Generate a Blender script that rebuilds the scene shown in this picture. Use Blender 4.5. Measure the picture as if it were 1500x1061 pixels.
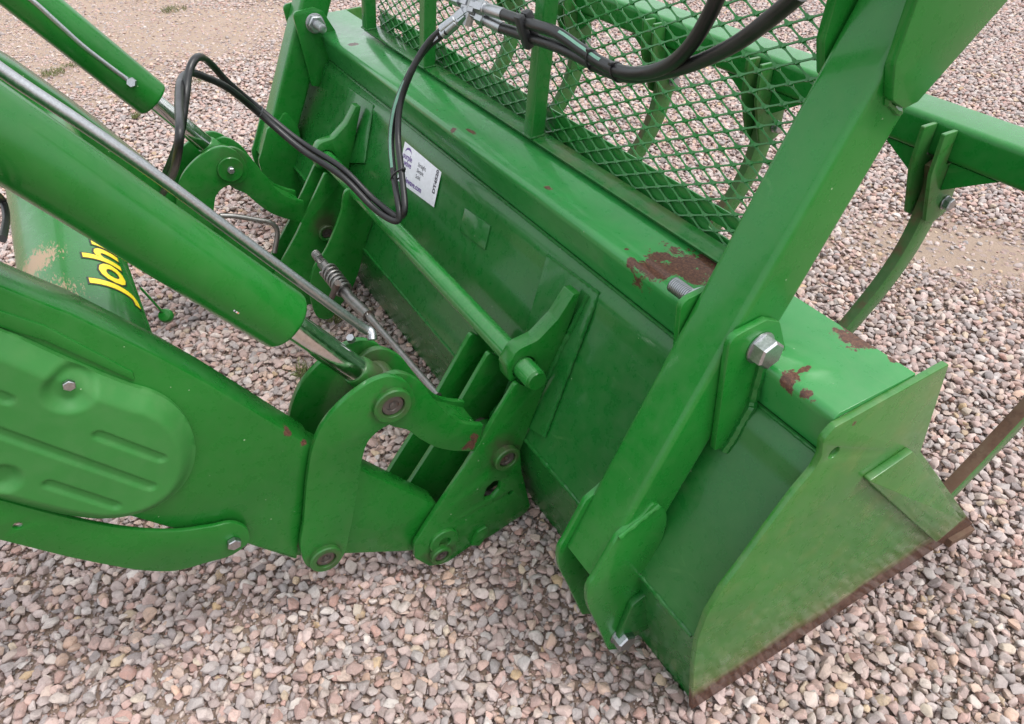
import bpy, bmesh, math, random
import numpy as np
from mathutils import Vector, Matrix, Quaternion
from mathutils.geometry import delaunay_2d_cdt

random.seed(7); rng = np.random.default_rng(7)
S = bpy.context.scene
for o in list(bpy.data.objects): bpy.data.objects.remove(o)
R_ = math.radians

# ------------------------------------------------------------------ camera
# world frame: X along the bucket (towards the near end), Y away from the tractor, Z up
PXW, PXH, FPX = 1500., 1061., 1100.
CX, CY = 750., 530.5
CAM = np.array([0., 0., 1.45])
def _n(v):
    v = np.array(v, float); return v / np.linalg.norm(v)
_mx = _n([-80 - CX, -360 - CY, FPX])
_y = _n([2500, -971, FPX]); _y = _n(_y - _mx * (_y @ _mx))
_x = -_mx; _z = np.cross(_x, _y)
ROT = np.stack([_x, _y, _z])                     # world = ROT @ (right, down, forward)
cam_d = bpy.data.cameras.new('camera'); cam = bpy.data.objects.new('camera', cam_d)
S.collection.objects.link(cam); S.camera = cam
cam_d.sensor_width = 36.0; cam_d.lens = 36.0 * FPX / PXW; cam_d.clip_end = 500; cam_d.clip_start = .05
m = Matrix.Identity(4)
for i in range(3):
    m[i][0] = ROT[i, 0]; m[i][1] = -ROT[i, 1]; m[i][2] = -ROT[i, 2]; m[i][3] = CAM[i]
cam.matrix_world = m
cam_d.dof.use_dof = False

# ------------------------------------------------------------------ world, sun, exposure
SUN_EL, SUN_AZ = 62., 45.       # azimuth measured from +X towards +Y (where the light comes from)
W = bpy.data.worlds.new('World'); S.world = W; W.use_nodes = True
nt = W.node_tree; nt.nodes.clear()
sky = nt.nodes.new('ShaderNodeTexSky'); sky.sky_type = 'NISHITA'; sky.sun_disc = False
sky.sun_elevation = R_(SUN_EL); sky.sun_rotation = R_(90 - SUN_AZ)
sky.air_density = 1.0; sky.dust_density = 6.0; sky.ozone_density = 1.0
hs = nt.nodes.new('ShaderNodeHueSaturation'); hs.inputs['Saturation'].default_value = .22
mxs = nt.nodes.new('ShaderNodeMix'); mxs.data_type = 'RGBA'; mxs.inputs[0].default_value = .55
mxs.inputs[7].default_value = (7.4, 7.8, 8.2, 1)     # overcast cloud layer
bg = nt.nodes.new('ShaderNodeBackground'); bg.inputs[1].default_value = .145
wo = nt.nodes.new('ShaderNodeOutputWorld')
nt.links.new(sky.outputs[0], hs.inputs['Color']); nt.links.new(hs.outputs[0], mxs.inputs[6])
nt.links.new(mxs.outputs[2], bg.inputs[0]); nt.links.new(bg.outputs[0], wo.inputs[0])
sd = bpy.data.lights.new('sun', 'SUN'); sd.energy = .85; sd.angle = R_(14); sd.color = (1, .97, .92)
so = bpy.data.objects.new('sun', sd); S.collection.objects.link(so)
dv = Vector((math.cos(R_(SUN_EL)) * math.cos(R_(SUN_AZ)), math.cos(R_(SUN_EL)) * math.sin(R_(SUN_AZ)), math.sin(R_(SUN_EL))))
so.rotation_euler = dv.to_track_quat('Z', 'Y').to_euler()
S.view_settings.view_transform = 'Standard'; S.view_settings.look = 'None'
S.view_settings.gamma = 1; S.view_settings.exposure = 0.80; S.view_settings.use_curve_mapping = False
S.render.engine = 'CYCLES'; S.cycles.use_denoising = True; S.cycles.max_bounces = 6

# ------------------------------------------------------------------ measuring helpers
def _ray(p): return ROT @ _n([p[0] - CX, p[1] - CY, FPX])
def on(p, ax, val):
    """where the line of sight to a measured point of the photograph meets a real plane of the machine"""
    d = _ray(p); return Vector(CAM + d * ((val - CAM[ax]) / d[ax]))
def onp(p, P0, N):
    d = _ray(p); N = np.array(N, float); return Vector(CAM + d * (((np.array(P0) - CAM) @ N) / (d @ N)))

# ------------------------------------------------------------------ object helpers
COL = S.collection
def link(name, mesh, mat, parent=None, loc=(0, 0, 0), world=True, smooth=True):
    """world=True: mesh verts are in world coordinates; they are moved into the root's frame"""
    o = bpy.data.objects.new(name, mesh)
    COL.objects.link(o)
    if parent is not None:
        o.parent = parent
        if world:
            off = Vector((0, 0, 0)); q = parent
            while q is not None: off += q.location; q = q.parent
            mesh.transform(Matrix.Translation(-off))
    o.location = loc
    if mat is not None and len(mesh.materials) == 0: mesh.materials.append(mat)
    if smooth: shade(mesh)
    return o
def shade(me, ang=38):
    for p in me.polygons: p.use_smooth = True
    try: me.set_sharp_from_angle(angle=R_(ang))
    except Exception: pass
def thing(name, label, cat, loc, group=None):
    o = bpy.data.objects.new(name, None); COL.objects.link(o); o.location = loc
    o.empty_display_size = .05
    o['label'] = label; o['category'] = cat
    if group: o['group'] = group
    return o
def from_bm(bm):
    me = bpy.data.meshes.new('m'); bmesh.ops.recalc_face_normals(bm, faces=bm.faces); bm.to_mesh(me); bm.free(); return me

def fillet(pts, n=5):
    """pts: (a,b) or (a,b,r) corners of a closed outline -> rounded outline"""
    out = []; N = len(pts)
    for i, p in enumerate(pts):
        r = p[2] if len(p) > 2 else 0
        c = Vector(p[:2])
        if r <= 0: out.append(c); continue
        a = Vector(pts[i - 1][:2]) - c; b = Vector(pts[(i + 1) % N][:2]) - c
        la, lb = a.length, b.length
        if la < 1e-6 or lb < 1e-6: out.append(c); continue
        a /= la; b /= lb
        ang = max(.05, min(3.1, a.angle(b)))
        t = min(r / math.tan(ang / 2), la * .49, lb * .49)
        p0, p1 = c + a * t, c + b * t
        for k in range(n + 1):
            u = k / n
            out.append(p0 * (1 - u) ** 2 + c * 2 * u * (1 - u) + p1 * u * u)
    return out
def cat(pts, step=5):
    """closed outline through the points as a smooth curve; 'c' as third value keeps a corner sharp"""
    N = len(pts); P = [Vector(p[:2]) for p in pts]; C_ = [len(p) > 2 and p[2] == 'c' for p in pts]; out = []
    for i in range(N):
        a, b, c, d = P[i - 1], P[i], P[(i + 1) % N], P[(i + 2) % N]; L = (c - b).length
        tb = (c - b) if C_[i] else ((c - b) / max(L, 1e-6) * (b - a).length + (b - a) / max((b - a).length, 1e-6) * L) / ((b - a).length + L) * L
        L2 = (d - c).length
        tc = (c - b) if C_[(i + 1) % N] else ((c - b) / max(L, 1e-6) * L2 + (d - c) / max(L2, 1e-6) * L) / (L + L2) * L
        for k in range(step):
            t = k / step; h1 = 2 * t ** 3 - 3 * t * t + 1; h2 = t ** 3 - 2 * t * t + t; h3 = -2 * t ** 3 + 3 * t * t; h4 = t ** 3 - t * t
            out.append(tuple(b * h1 + tb * h2 + c * h3 + tc * h4))
    return out
def flat_mesh(outline, half, holes=(), bev=.0015, bres=1):
    """2D outline (+holes) -> bevelled slab in local XY, thickness 2*half about z=0"""
    cu = bpy.data.curves.new('c', 'CURVE'); cu.dimensions = '2D'; cu.fill_mode = 'BOTH'
    for ol in [outline] + list(holes):
        sp = cu.splines.new('POLY'); sp.points.add(len(ol) - 1); sp.use_cyclic_u = True
        for q, p in zip(sp.points, ol): q.co = (p[0], p[1], 0, 1)
    bev = min(bev, half * .8)
    cu.extrude = half - bev; cu.bevel_depth = bev; cu.bevel_resolution = bres; cu.offset = -bev
    o = bpy.data.objects.new('c', cu); COL.objects.link(o)
    dg = bpy.context.evaluated_depsgraph_get(); dg.update()
    me = bpy.data.meshes.new_from_object(o.evaluated_get(dg))
    bpy.data.objects.remove(o); bpy.data.curves.remove(cu)
    me.materials.clear()
    bm = bmesh.new(); bm.from_mesh(me); bmesh.ops.remove_doubles(bm, verts=bm.verts, dist=1e-5)
    bmesh.ops.recalc_face_normals(bm, faces=bm.faces); bm.to_mesh(me); bm.free()
    return me
M_YZ = Matrix(((0, 0, 1, 0), (1, 0, 0, 0), (0, 1, 0, 0), (0, 0, 0, 1)))   # local x->Y, y->Z, z->X
def circle(y, z, r, n=28): return [(y + r * math.cos(a), z + r * math.sin(a)) for a in np.linspace(0, 2 * math.pi, n, endpoint=False)]
def plate(name, parent, x1, th, pts, mat, holes=(), bev=.0015, px=True, px_x=None):
    """plate standing in a plane X=const, visible face at X=x1, thickness th towards -X.
       pts are measured pixels (px=True) or (Y,Z) metres; third value is the corner radius in metres"""
    q = []
    for p in pts:
        if px:
            w = on(p, 0, x1 if px_x is None else px_x); q.append((w.y, w.z) + tuple(p[2:3]))
        else: q.append(p)
    ol = fillet(q)
    me = flat_mesh(ol, th / 2, holes, bev)
    me.transform(Matrix.Translation((x1 - th / 2, 0, 0)) @ M_YZ)
    return link(name, me, mat, parent)
def frame_mat(origin, ex, ey):
    ex = Vector(ex).normalized(); ey = Vector(ey); ey = (ey - ex * ey.dot(ex)).normalized(); ez = ex.cross(ey)
    mm = Matrix((ex, ey, ez)).transposed().to_4x4(); mm.translation = Vector(origin); return mm

def sweep_bm(path, rad, n=12, caps=True, bm=None):
    bm = bm or bmesh.new(); P = [Vector(p) for p in path]; N = len(P); rings = []
    t0 = (P[1] - P[0]).normalized(); up = Vector((0, 0, 1)) if abs(t0.z) < .9 else Vector((1, 0, 0))
    u = t0.cross(up).normalized()
    for i, p in enumerate(P):
        t = ((P[min(i + 1, N - 1)] - P[max(i - 1, 0)])).normalized()
        u = (u - t * u.dot(t)).normalized(); v = t.cross(u)
        r = rad[i] if hasattr(rad, '__len__') else rad
        rings.append([bm.verts.new(p + (u * math.cos(a) + v * math.sin(a)) * r) for a in np.linspace(0, 2 * math.pi, n, endpoint=False)])
    for a, b in zip(rings, rings[1:]):
        for k in range(n): bm.faces.new((a[k], a[(k + 1) % n], b[(k + 1) % n], b[k]))
    if caps: bm.faces.new(rings[0][::-1]); bm.faces.new(rings[-1])
    return bm
def smooth_path(pts, k=8):
    P = [Vector(p) for p in pts]; P = [P[0] * 2 - P[1]] + P + [P[-1] * 2 - P[-2]]; out = []
    for i in range(1, len(P) - 2):
        a, b, c, d = P[i - 1:i + 3]
        for j in range(k):
            t = j / k
            out.append(.5 * ((2 * b) + (c - a) * t + (2 * a - 5 * b + 4 * c - d) * t * t + (3 * b - a - 3 * c + d) * t ** 3))
    out.append(P[-2]); return out
def tube(name, parent, path, rad, mat, n=14): return link(name, from_bm(sweep_bm(path, rad, n)), mat, parent)
def lathe_bm(prof, p0, ax, n=32, bm=None):
    """prof: list of (t along axis, radius)"""
    bm = bm or bmesh.new(); ax = Vector(ax).normalized(); p0 = Vector(p0)
    up = Vector((0, 0, 1)) if abs(ax.z) < .9 else Vector((1, 0, 0)); u = ax.cross(up).normalized(); v = ax.cross(u); rings = []
    for t, r in prof:
        if r <= 1e-6: rings.append([bm.verts.new(p0 + ax * t)]); continue
        rings.append([bm.verts.new(p0 + ax * t + (u * math.cos(a) + v * math.sin(a)) * r) for a in np.linspace(0, 2 * math.pi, n, endpoint=False)])
    for a, b in zip(rings, rings[1:]):
        for k in range(n):
            k2 = (k + 1) % n
            if len(a) == 1 and len(b) == 1: continue
            if len(a) == 1: bm.faces.new((a[0], b[k2], b[k]))
            elif len(b) == 1: bm.faces.new((a[k], a[k2], b[0]))
            else: bm.faces.new((a[k], a[k2], b[k2], b[k]))
    return bm
def lathe(name, parent, prof, p0, ax, mat, n=32): return link(name, from_bm(lathe_bm(prof, p0, ax, n)), mat, parent)
def box_bm(a, b, bev=.0, bm=None, mtx=None):
    bm2 = bmesh.new(); bmesh.ops.create_cube(bm2, size=1)
    a, b = Vector(a), Vector(b)
    for v in bm2.verts: v.co = Vector([(a[i] + b[i]) / 2 + v.co[i] * (b[i] - a[i]) for i in range(3)])
    if bev: bmesh.ops.bevel(bm2, geom=bm2.edges[:], offset=bev, segments=2, affect='EDGES', profile=.5)
    if mtx is not None: bm2.transform(mtx)
    if bm is None: return bm2
    me = bpy.data.meshes.new('t'); bm2.to_mesh(me); bm2.free(); bm.from_mesh(me); bpy.data.meshes.remove(me); return bm
def box(name, parent, a, b, mat, bev=.002, mtx=None): return link(name, from_bm(box_bm(a, b, bev, mtx=mtx)), mat, parent)
def extrude_x(name, parent, prof, x0, x1, mat, th=.01, bev=.003, side=1):
    """bent sheet: open (Y,Z) polyline given thickness th, run from x0 to x1"""
    P = [Vector(p) for p in prof]; N = len(P); off = []
    for i, p in enumerate(P):
        t1 = (P[i] - P[i - 1]).normalized() if i else (P[1] - P[0]).normalized()
        t2 = (P[i + 1] - P[i]).normalized() if i < N - 1 else t1
        nn = Vector((-(t1 + t2).y, (t1 + t2).x)).normalized()
        off.append(p + nn * th * side / max(.5, nn.dot(Vector((-t1.y, t1.x)))))
    ol = P + off[::-1]
    me = flat_mesh(ol, abs(x1 - x0) / 2, bev=.001)
    me.transform(Matrix.Translation(((x0 + x1) / 2, 0, 0)) @ M_YZ)
    return link(name, me, mat, parent)
def mirror_copy(o, cx, parent=None, name=None):
    """copy of a part on the other side of the plane X=cx"""
    c = o.copy(); COL.objects.link(c); c.parent = parent or o.parent
    off = Vector((0, 0, 0)); q = c.parent
    while q is not None: off += q.location; q = q.parent
    c.scale.x = -o.scale.x; c.location = o.location.copy(); c.location.x = 2 * (cx - off.x) - o.location.x
    for ch in o.children:
        d = ch.copy(); COL.objects.link(d); d.parent = c
    return c
def weld(name, parent, pts, r, mat, jit=.25):
    P = []
    for a, b in zip(pts, pts[1:]):
        a, b = Vector(a), Vector(b); k = max(2, int((b - a).length / .006))
        P += [a.lerp(b, i / k) for i in range(k)]
    P.append(Vector(pts[-1]))
    P = [p + Vector(rng.normal(0, r * .06, 3)) for p in P]
    rr = [r * (1 + jit * rng.uniform(-1, 1)) for _ in P]
    return link(name, from_bm(sweep_bm(P, rr, 7)), mat, parent)

# ------------------------------------------------------------------ materials
def new_mat(name):
    mt = bpy.data.materials.new(name); mt.use_nodes = True; n = mt.node_tree; n.nodes.clear()
    out = n.nodes.new('ShaderNodeOutputMaterial'); b = n.nodes.new('ShaderNodeBsdfPrincipled')
    n.links.new(b.outputs[0], out.inputs[0]); return mt, n, b
def noise(n, vec, scale, detail=4, rough=.55, dist=0):
    t = n.nodes.new('ShaderNodeTexNoise'); t.inputs['Scale'].default_value = scale; t.inputs['Detail'].default_value = detail
    t.inputs['Roughness'].default_value = rough; t.inputs['Distortion'].default_value = dist
    n.links.new(vec, t.inputs['Vector']); return t
def ramp(n, fac, stops):
    r = n.nodes.new('ShaderNodeValToRGB'); e = r.color_ramp.elements
    while len(e) < len(stops): e.new(.5)
    for el, (p, c) in zip(e, stops): el.position = p; el.color = c if len(c) == 4 else (*c, 1)
    n.links.new(fac, r.inputs[0]); return r
def mix(n, fac, a, b):
    x = n.nodes.new('ShaderNodeMix'); x.data_type = 'RGBA'
    for s, v in ((0, fac), (6, a), (7, b)):
        if hasattr(v, 'links') or hasattr(v, 'is_linked'): n.links.new(v, x.inputs[s])
        else: x.inputs[s].default_value = v if s == 0 else (*v, 1) if len(v) == 3 else v
    return x.outputs[2]
def math_(n, op, a, b=None, c=None, clamp=False):
    x = n.nodes.new('ShaderNodeMath'); x.operation = op; x.use_clamp = clamp
    for i, v in enumerate((a, b, c)):
        if v is None: continue
        if hasattr(v, 'is_linked'): n.links.new(v, x.inputs[i])
        else: x.inputs[i].default_value = v
    return x.outputs[0]
def mapr(n, v, a, b, c=0., d=1.):
    x = n.nodes.new('ShaderNodeMapRange'); n.links.new(v, x.inputs[0])
    for i, q in enumerate((a, b, c, d)): x.inputs[i + 1].default_value = q
    return x.outputs[0]
WPOS = {}
def wpos(n):
    g = n.nodes.new('ShaderNodeNewGeometry'); return g.outputs['Position'], g
def bump(n, b, h, strength=.2, dist=.002):
    x = n.nodes.new('ShaderNodeBump'); x.inputs['Strength'].default_value = strength; x.inputs['Distance'].default_value = dist
    n.links.new(h, x.inputs['Height']); n.links.new(x.outputs[0], b.inputs['Normal'])

GREEN = (.008, .130, .014)
def paint(name, base=GREEN, rust=(), rust_z=None, dust=.09, rough=.28, speck=True, dirt=None, scr=.5, chips=(), mud=(), grime=(), coat=.28):
    """painted steel; rust = [(point, radius, stretch)], patches fixed to the machine; rust_z = bare rusty band near the ground"""
    mt, n, b = new_mat(name); pos, g = wpos(n)
    big = noise(n, pos, 3.5, 5).outputs[0]; med = noise(n, pos, 38, 5, .6).outputs[0]; fine = noise(n, pos, 900, 2).outputs[0]
    c0 = mix(n, mapr(n, big, .3, .7), tuple(v * .86 for v in base), tuple(v * 1.14 for v in base))
    # handling scuffs: paler, slightly chalky streaks
    mp = n.nodes.new('ShaderNodeMapping'); mp.inputs['Scale'].default_value = (30, 160, 60); mp.inputs['Rotation'].default_value = (.4, .3, .5); n.links.new(pos, mp.inputs[0])
    st = noise(n, mp.outputs[0], 1.0, 3, .7).outputs[0]
    sc = math_(n, 'MULTIPLY', mapr(n, st, .68, .80), mapr(n, big, .45, .65))
    c1 = mix(n, math_(n, 'MULTIPLY', sc, scr * .5), c0, (.12, .30, .12))
    # dust film
    dd = math_(n, 'MULTIPLY', mapr(n, med, .42, .75), dust * .55)
    sepn = n.nodes.new('ShaderNodeSeparateXYZ'); n.links.new(g.outputs['Normal'], sepn.inputs[0])
    dd = math_(n, 'MULTIPLY', dd, mapr(n, sepn.outputs[2], -.4, .8, .35, 1.2))
    c2 = mix(n, dd, c1, (.33, .31, .22))
    rgh = math_(n, 'ADD', mapr(n, med, .3, .8, rough - .05, rough + .12), math_(n, 'MULTIPLY', dd, .8))
    if dirt:
        dm = mapr(n, noise(n, pos, dirt[1], 6, .65).outputs[0], .5, .68)
        c2 = mix(n, math_(n, 'MULTIPLY', dm, dirt[0]), c2, dirt[2] if len(dirt) > 2 else (.13, .17, .05))
    # small pale specks
    if speck:
        v = n.nodes.new('ShaderNodeTexVoronoi'); v.inputs['Scale'].default_value = 55; v.inputs['Randomness'].default_value = 1; n.links.new(pos, v.inputs['Vector'])
        sr = n.nodes.new('ShaderNodeSeparateColor'); n.links.new(v.outputs['Color'], sr.inputs[0])
        rad = mapr(n, sr.outputs[0], .9, 1.0, 0, .085)
        spk = math_(n, 'LESS_THAN', math_(n, 'ADD', v.outputs['Distance'], math_(n, 'MULTIPLY', math_(n, 'SUBTRACT', med, .5), .08)), rad)
        c2 = mix(n, math_(n, 'MULTIPLY', spk, .6), c2, (.42, .5, .34))
    mask = None
    rn = noise(n, pos, 26, 8, .72).outputs[0]; rn2 = noise(n, pos, 210, 6, .8).outputs[0]
    for (pt, rad, ax) in rust:
        vm = n.nodes.new('ShaderNodeVectorMath'); vm.operation = 'SUBTRACT'; n.links.new(pos, vm.inputs[0]); vm.inputs[1].default_value = tuple(pt)
        vs = n.nodes.new('ShaderNodeVectorMath'); vs.operation = 'MULTIPLY'; n.links.new(vm.outputs[0], vs.inputs[0]); vs.inputs[1].default_value = tuple(1 / a for a in ax)
        vl = n.nodes.new('ShaderNodeVectorMath'); vl.operation = 'LENGTH'; n.links.new(vs.outputs[0], vl.inputs[0])
        d = math_(n, 'DIVIDE', vl.outputs['Value'], rad)
        d = math_(n, 'ADD', d, math_(n, 'MULTIPLY', math_(n, 'SUBTRACT', rn, .5), 4.2))
        d = math_(n, 'ADD', d, math_(n, 'MULTIPLY', math_(n, 'SUBTRACT', rn2, .5), .7))
        k = mapr(n, d, .93, 1.0, 1, 0)
        mask = k if mask is None else math_(n, 'MAXIMUM', mask, k)
    if rust_z:
        sp = n.nodes.new('ShaderNodeSeparateXYZ'); n.links.new(pos, sp.inputs[0])
        zz = math_(n, 'ADD', sp.outputs[2], math_(n, 'MULTIPLY', math_(n, 'SUBTRACT', noise(n, pos, 9, 6, .6).outputs[0], .5), rust_z * 1.1))
        k = mapr(n, zz, rust_z * .75, rust_z * 1.25, 1, 0)
        mask = k if mask is None else math_(n, 'MAXIMUM', mask, k)
        # olive worn zone above the rust
        wz = mapr(n, zz, rust_z * .9, rust_z * 2.6, 1, 0)
        c2 = mix(n, math_(n, 'MULTIPLY', wz, .36), c2, (.17, .15, .045))
    if mask is not None:
        rc = ramp(n, rn2, [(.32, (.028, .013, .010)), (.46, (.066, .028, .017)), (.58, (.115, .048, .027)), (.72, (.20, .10, .05))]).outputs[0]
        rim = math_(n, 'MULTIPLY', math_(n, 'MULTIPLY', mask, math_(n, 'SUBTRACT', 1.0, mask)), 2.2, clamp=True)
        c2 = mix(n, rim, c2, (.20, .24, .09))
        c2 = mix(n, mask, c2, rc); rgh = math_(n, 'MAXIMUM', rgh, math_(n, 'MULTIPLY', mask, .9))
    for (pt, rad, ax) in chips:      # paint knocked off down to yellowish primer
        vm = n.nodes.new('ShaderNodeVectorMath'); vm.operation = 'SUBTRACT'; n.links.new(pos, vm.inputs[0]); vm.inputs[1].default_value = tuple(pt)
        vs = n.nodes.new('ShaderNodeVectorMath'); vs.operation = 'MULTIPLY'; n.links.new(vm.outputs[0], vs.inputs[0]); vs.inputs[1].default_value = tuple(1 / a for a in ax)
        vl = n.nodes.new('ShaderNodeVectorMath'); vl.operation = 'LENGTH'; n.links.new(vs.outputs[0], vl.inputs[0])
        d = math_(n, 'ADD', math_(n, 'DIVIDE', vl.outputs['Value'], rad), math_(n, 'MULTIPLY', math_(n, 'SUBTRACT', rn, .5), 2.6))
        cc = ramp(n, rn2, [(.45, (.42, .42, .22)), (.55, (.16, .07, .04))]).outputs[0]
        c2 = mix(n, mapr(n, d, .9, 1.0, 1, 0), c2, cc)
    # fine random scratches down to lighter paint
    for (sx, sy, sz, th, am) in ((3, 34, 9, .010, .5), (26, 5, 22, .007, .35)):
        ms = n.nodes.new('ShaderNodeMapping'); ms.inputs['Scale'].default_value = (sx, sy, sz); ms.inputs['Rotation'].default_value = (.9, .35, 1.1 + sx * .1); n.links.new(pos, ms.inputs[0])
        vo = n.nodes.new('ShaderNodeTexVoronoi'); vo.feature = 'DISTANCE_TO_EDGE'; vo.inputs['Scale'].default_value = 1.0; n.links.new(ms.outputs[0], vo.inputs['Vector'])
        k = math_(n, 'MULTIPLY', math_(n, 'LESS_THAN', vo.outputs['Distance'], th), mapr(n, noise(n, pos, 5 + sx * .3, 4, .7).outputs[0], .56, .64))
        c2 = mix(n, math_(n, 'MULTIPLY', k, am * .55 * min(1.3, scr)), c2, (.12, .27, .09))
    for (pt, rad, ax) in grime:      # grease and dirt round pins and in corners
        vm = n.nodes.new('ShaderNodeVectorMath'); vm.operation = 'SUBTRACT'; n.links.new(pos, vm.inputs[0]); vm.inputs[1].default_value = tuple(pt)
        vs = n.nodes.new('ShaderNodeVectorMath'); vs.operation = 'MULTIPLY'; n.links.new(vm.outputs[0], vs.inputs[0]); vs.inputs[1].default_value = tuple(1 / a for a in ax)
        vl = n.nodes.new('ShaderNodeVectorMath'); vl.operation = 'LENGTH'; n.links.new(vs.outputs[0], vl.inputs[0])
        d = math_(n, 'ADD', math_(n, 'DIVIDE', vl.outputs['Value'], rad), math_(n, 'MULTIPLY', math_(n, 'SUBTRACT', rn, .5), 1.6))
        k = mapr(n, d, .35, 1.1, .75, 0); c2 = mix(n, k, c2, (.050, .042, .026)); rgh = math_(n, 'ADD', rgh, math_(n, 'MULTIPLY', k, .25))
    for (pt, rad, ax) in mud:        # dried mud
        vm = n.nodes.new('ShaderNodeVectorMath'); vm.operation = 'SUBTRACT'; n.links.new(pos, vm.inputs[0]); vm.inputs[1].default_value = tuple(pt)
        vs = n.nodes.new('ShaderNodeVectorMath'); vs.operation = 'MULTIPLY'; n.links.new(vm.outputs[0], vs.inputs[0]); vs.inputs[1].default_value = tuple(1 / a for a in ax)
        vl = n.nodes.new('ShaderNodeVectorMath'); vl.operation = 'LENGTH'; n.links.new(vs.outputs[0], vl.inputs[0])
        mn = noise(n, mp.outputs[0], 2.2, 6, .75).outputs[0]
        d = math_(n, 'ADD', math_(n, 'DIVIDE', vl.outputs['Value'], rad), math_(n, 'MULTIPLY', math_(n, 'SUBTRACT', mn, .5), 4.5))
        k = mapr(n, d, .8, 1.0, .9, 0); c2 = mix(n, k, c2, (.36, .235, .155)); rgh = math_(n, 'MAXIMUM', rgh, math_(n, 'MULTIPLY', k, .9))
    n.links.new(c2, b.inputs['Base Color']); n.links.new(rgh, b.inputs['Roughness'])
    b.inputs['Specular IOR Level'].default_value = .32
    b.inputs['Coat Weight'].default_value = coat; b.inputs['Coat Roughness'].default_value = .10; b.inputs['Coat IOR'].default_value = 1.5
    h = math_(n, 'ADD', math_(n, 'MULTIPLY', fine, .12), math_(n, 'MULTIPLY', big, .5))
    h = math_(n, 'ADD', h, math_(n, 'MULTIPLY', med, .25))
    if mask is not None: h = math_(n, 'ADD', h, math_(n, 'MULTIPLY', mask, math_(n, 'SUBTRACT', rn2, 1.1)))
    bump(n, b, h, .2, .002)
    return mt
def metal(name, col, rough, metallic=1., spots=0, sc=120, bs=.2):
    mt, n, b = new_mat(name); pos, g = wpos(n)
    f = noise(n, pos, sc, 5, .6).outputs[0]
    c = mix(n, mapr(n, f, .35, .7), tuple(v * .75 for v in col), col)
    if spots: c = mix(n, math_(n, 'MULTIPLY', mapr(n, noise(n, pos, 60, 6, .7).outputs[0], .5, .66), spots), c, (.16, .075, .045))
    n.links.new(c, b.inputs['Base Color']); b.inputs['Metallic'].default_value = metallic
    n.links.new(mapr(n, f, .3, .7, rough, rough + .12), b.inputs['Roughness']); bump(n, b, f, bs, .0008); return mt

RU = lambda pt, r, ax=(1, 1, 1): (tuple(pt), r, ax)
top = lambda p: on(p, 2, .70)
M_green = paint('green_paint')
M_dark = paint('green_paint_plates', scr=.35, dust=.10, rust=[RU(on((692, 648), 0, -1.002), .018), RU(on((800, 595), 0, -1.0), .008)],
    grime=[RU(on((575, 594), 0, -.98), .045), RU(on((477, 818), 0, -.98), .040), RU(on((739, 668), 0, -1.0), .042), RU(on((643, 808), 0, -1.0), .04), RU((-1.05, .31, .56), .06), RU((-1.03, .54, .27), .05), RU(on((335, 233), 0, -2.17), .05), RU(on((475, 328), 0, -2.15), .05)])
M_bucket = paint('bucket_paint', base=(.008, .115, .017), dust=.08, rust=[])
M_top = paint('bucket_top_paint_sheen', base=(.020, .20, .040), rough=.30, coat=.5, dust=.07, rust=[  # base colour lightened to carry the sky sheen on the top plate
    RU(top((1012, 396)), .080, (1.0, .6, 1)), RU(top((965, 392)), .05, (1, .7, 1)), RU(top((925, 382)), .012), RU(top((1158, 550)), .020, (.8, 1.1, 1)), RU(top((1172, 545)), .012, (.5, 1.8, 1)), RU(top((1180, 577)), .009), RU(top((1190, 590)), .012), RU(top((1210, 608)), .010),
    RU(top((1255, 492)), .036, (.9, 1.2, 1)), RU(top((1225, 467)), .008), RU(top((1308, 527)), .008), RU(top((688, 192)), .015, (1.4, .5, 1)),
    RU(top((665, 190)), .011), RU(top((517, 66)), .014), RU(top((802, 276)), .012, (1, .6, 1)), RU(top((718, 237)), .006), RU(top((745, 258)), .007), RU(top((775, 285)), .006), RU(top((640, 162)), .004), RU(top((760, 277)), .004), RU(top((700, 226)), .004), RU(top((787, 300)), .005), RU(top((905, 378)), .006), RU(top((918, 366)), .004)])
M_side = paint('bucket_side_paint', base=(.028, .155, .022), rust_z=.072, dust=.20, dirt=(.42, 16, (.10, .17, .04)), coat=.35, rust=[RU(on((1250, 622), 0, -.431), .006), RU(on((1418, 768), 0, -.431), .05, (1, 1.2, .8)), RU(on((1300, 845), 0, -.431), .02)], scr=1.1)
M_tube = paint('torque_tube_paint', base=(.014, .175, .026), rough=.22, coat=.8, dust=.12, scr=.9, rust=[RU(on((505, 262), 0, -1.95), .010), RU((-1.08, .60, .465), .006)])
M_arm = paint('loader_arm_paint', scr=.25, dust=.07, rust=[RU(on((448, 647), 0, -1.0), .012, (1, 1, .8)), RU(on((425, 634), 0, -1.0), .010, (2, 1.3, .8)), RU(on((442, 800), 0, -1.0), .014, (1, .5, 1.6))], chips=[RU(on((402, 408), 0, -1.0), .007, (1, 1.5, 1))])
M_beam = paint('grapple_paint', base=(.011, .16, .022), dust=.09, scr=.8)
M_post = paint('grapple_post_paint', base=(.010, .150, .018), dust=.08,
               chips=[RU(on((1210, 100), 1, .85), .018, (.4, .6, 1.4)), RU(on((1263, 115), 0, -.58), .010, (1, .5, 2.2)), RU(on((1226, 243), 0, -.57), .009, (1, .5, 1.5)), RU((-.662, .83, 1.08), .008, (.3, .6, 3))])
M_tine = paint('tine_paint', coat=.3, base=(.03, .16, .03), dust=.25, dirt=(.4, 22, (.10, .055, .035)), scr=.8)
M_rust = paint('worn_steel', base=(.12, .065, .04), dust=.3, coat=0, speck=False, dirt=(.8, 60, (.075, .038, .025)), rough=.75)
M_worn = paint('worn_tine_edge', base=(.05, .13, .035), coat=0, dust=.3, speck=False, dirt=(.9, 14, (.13, .075, .045)), rough=.6)
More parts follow.
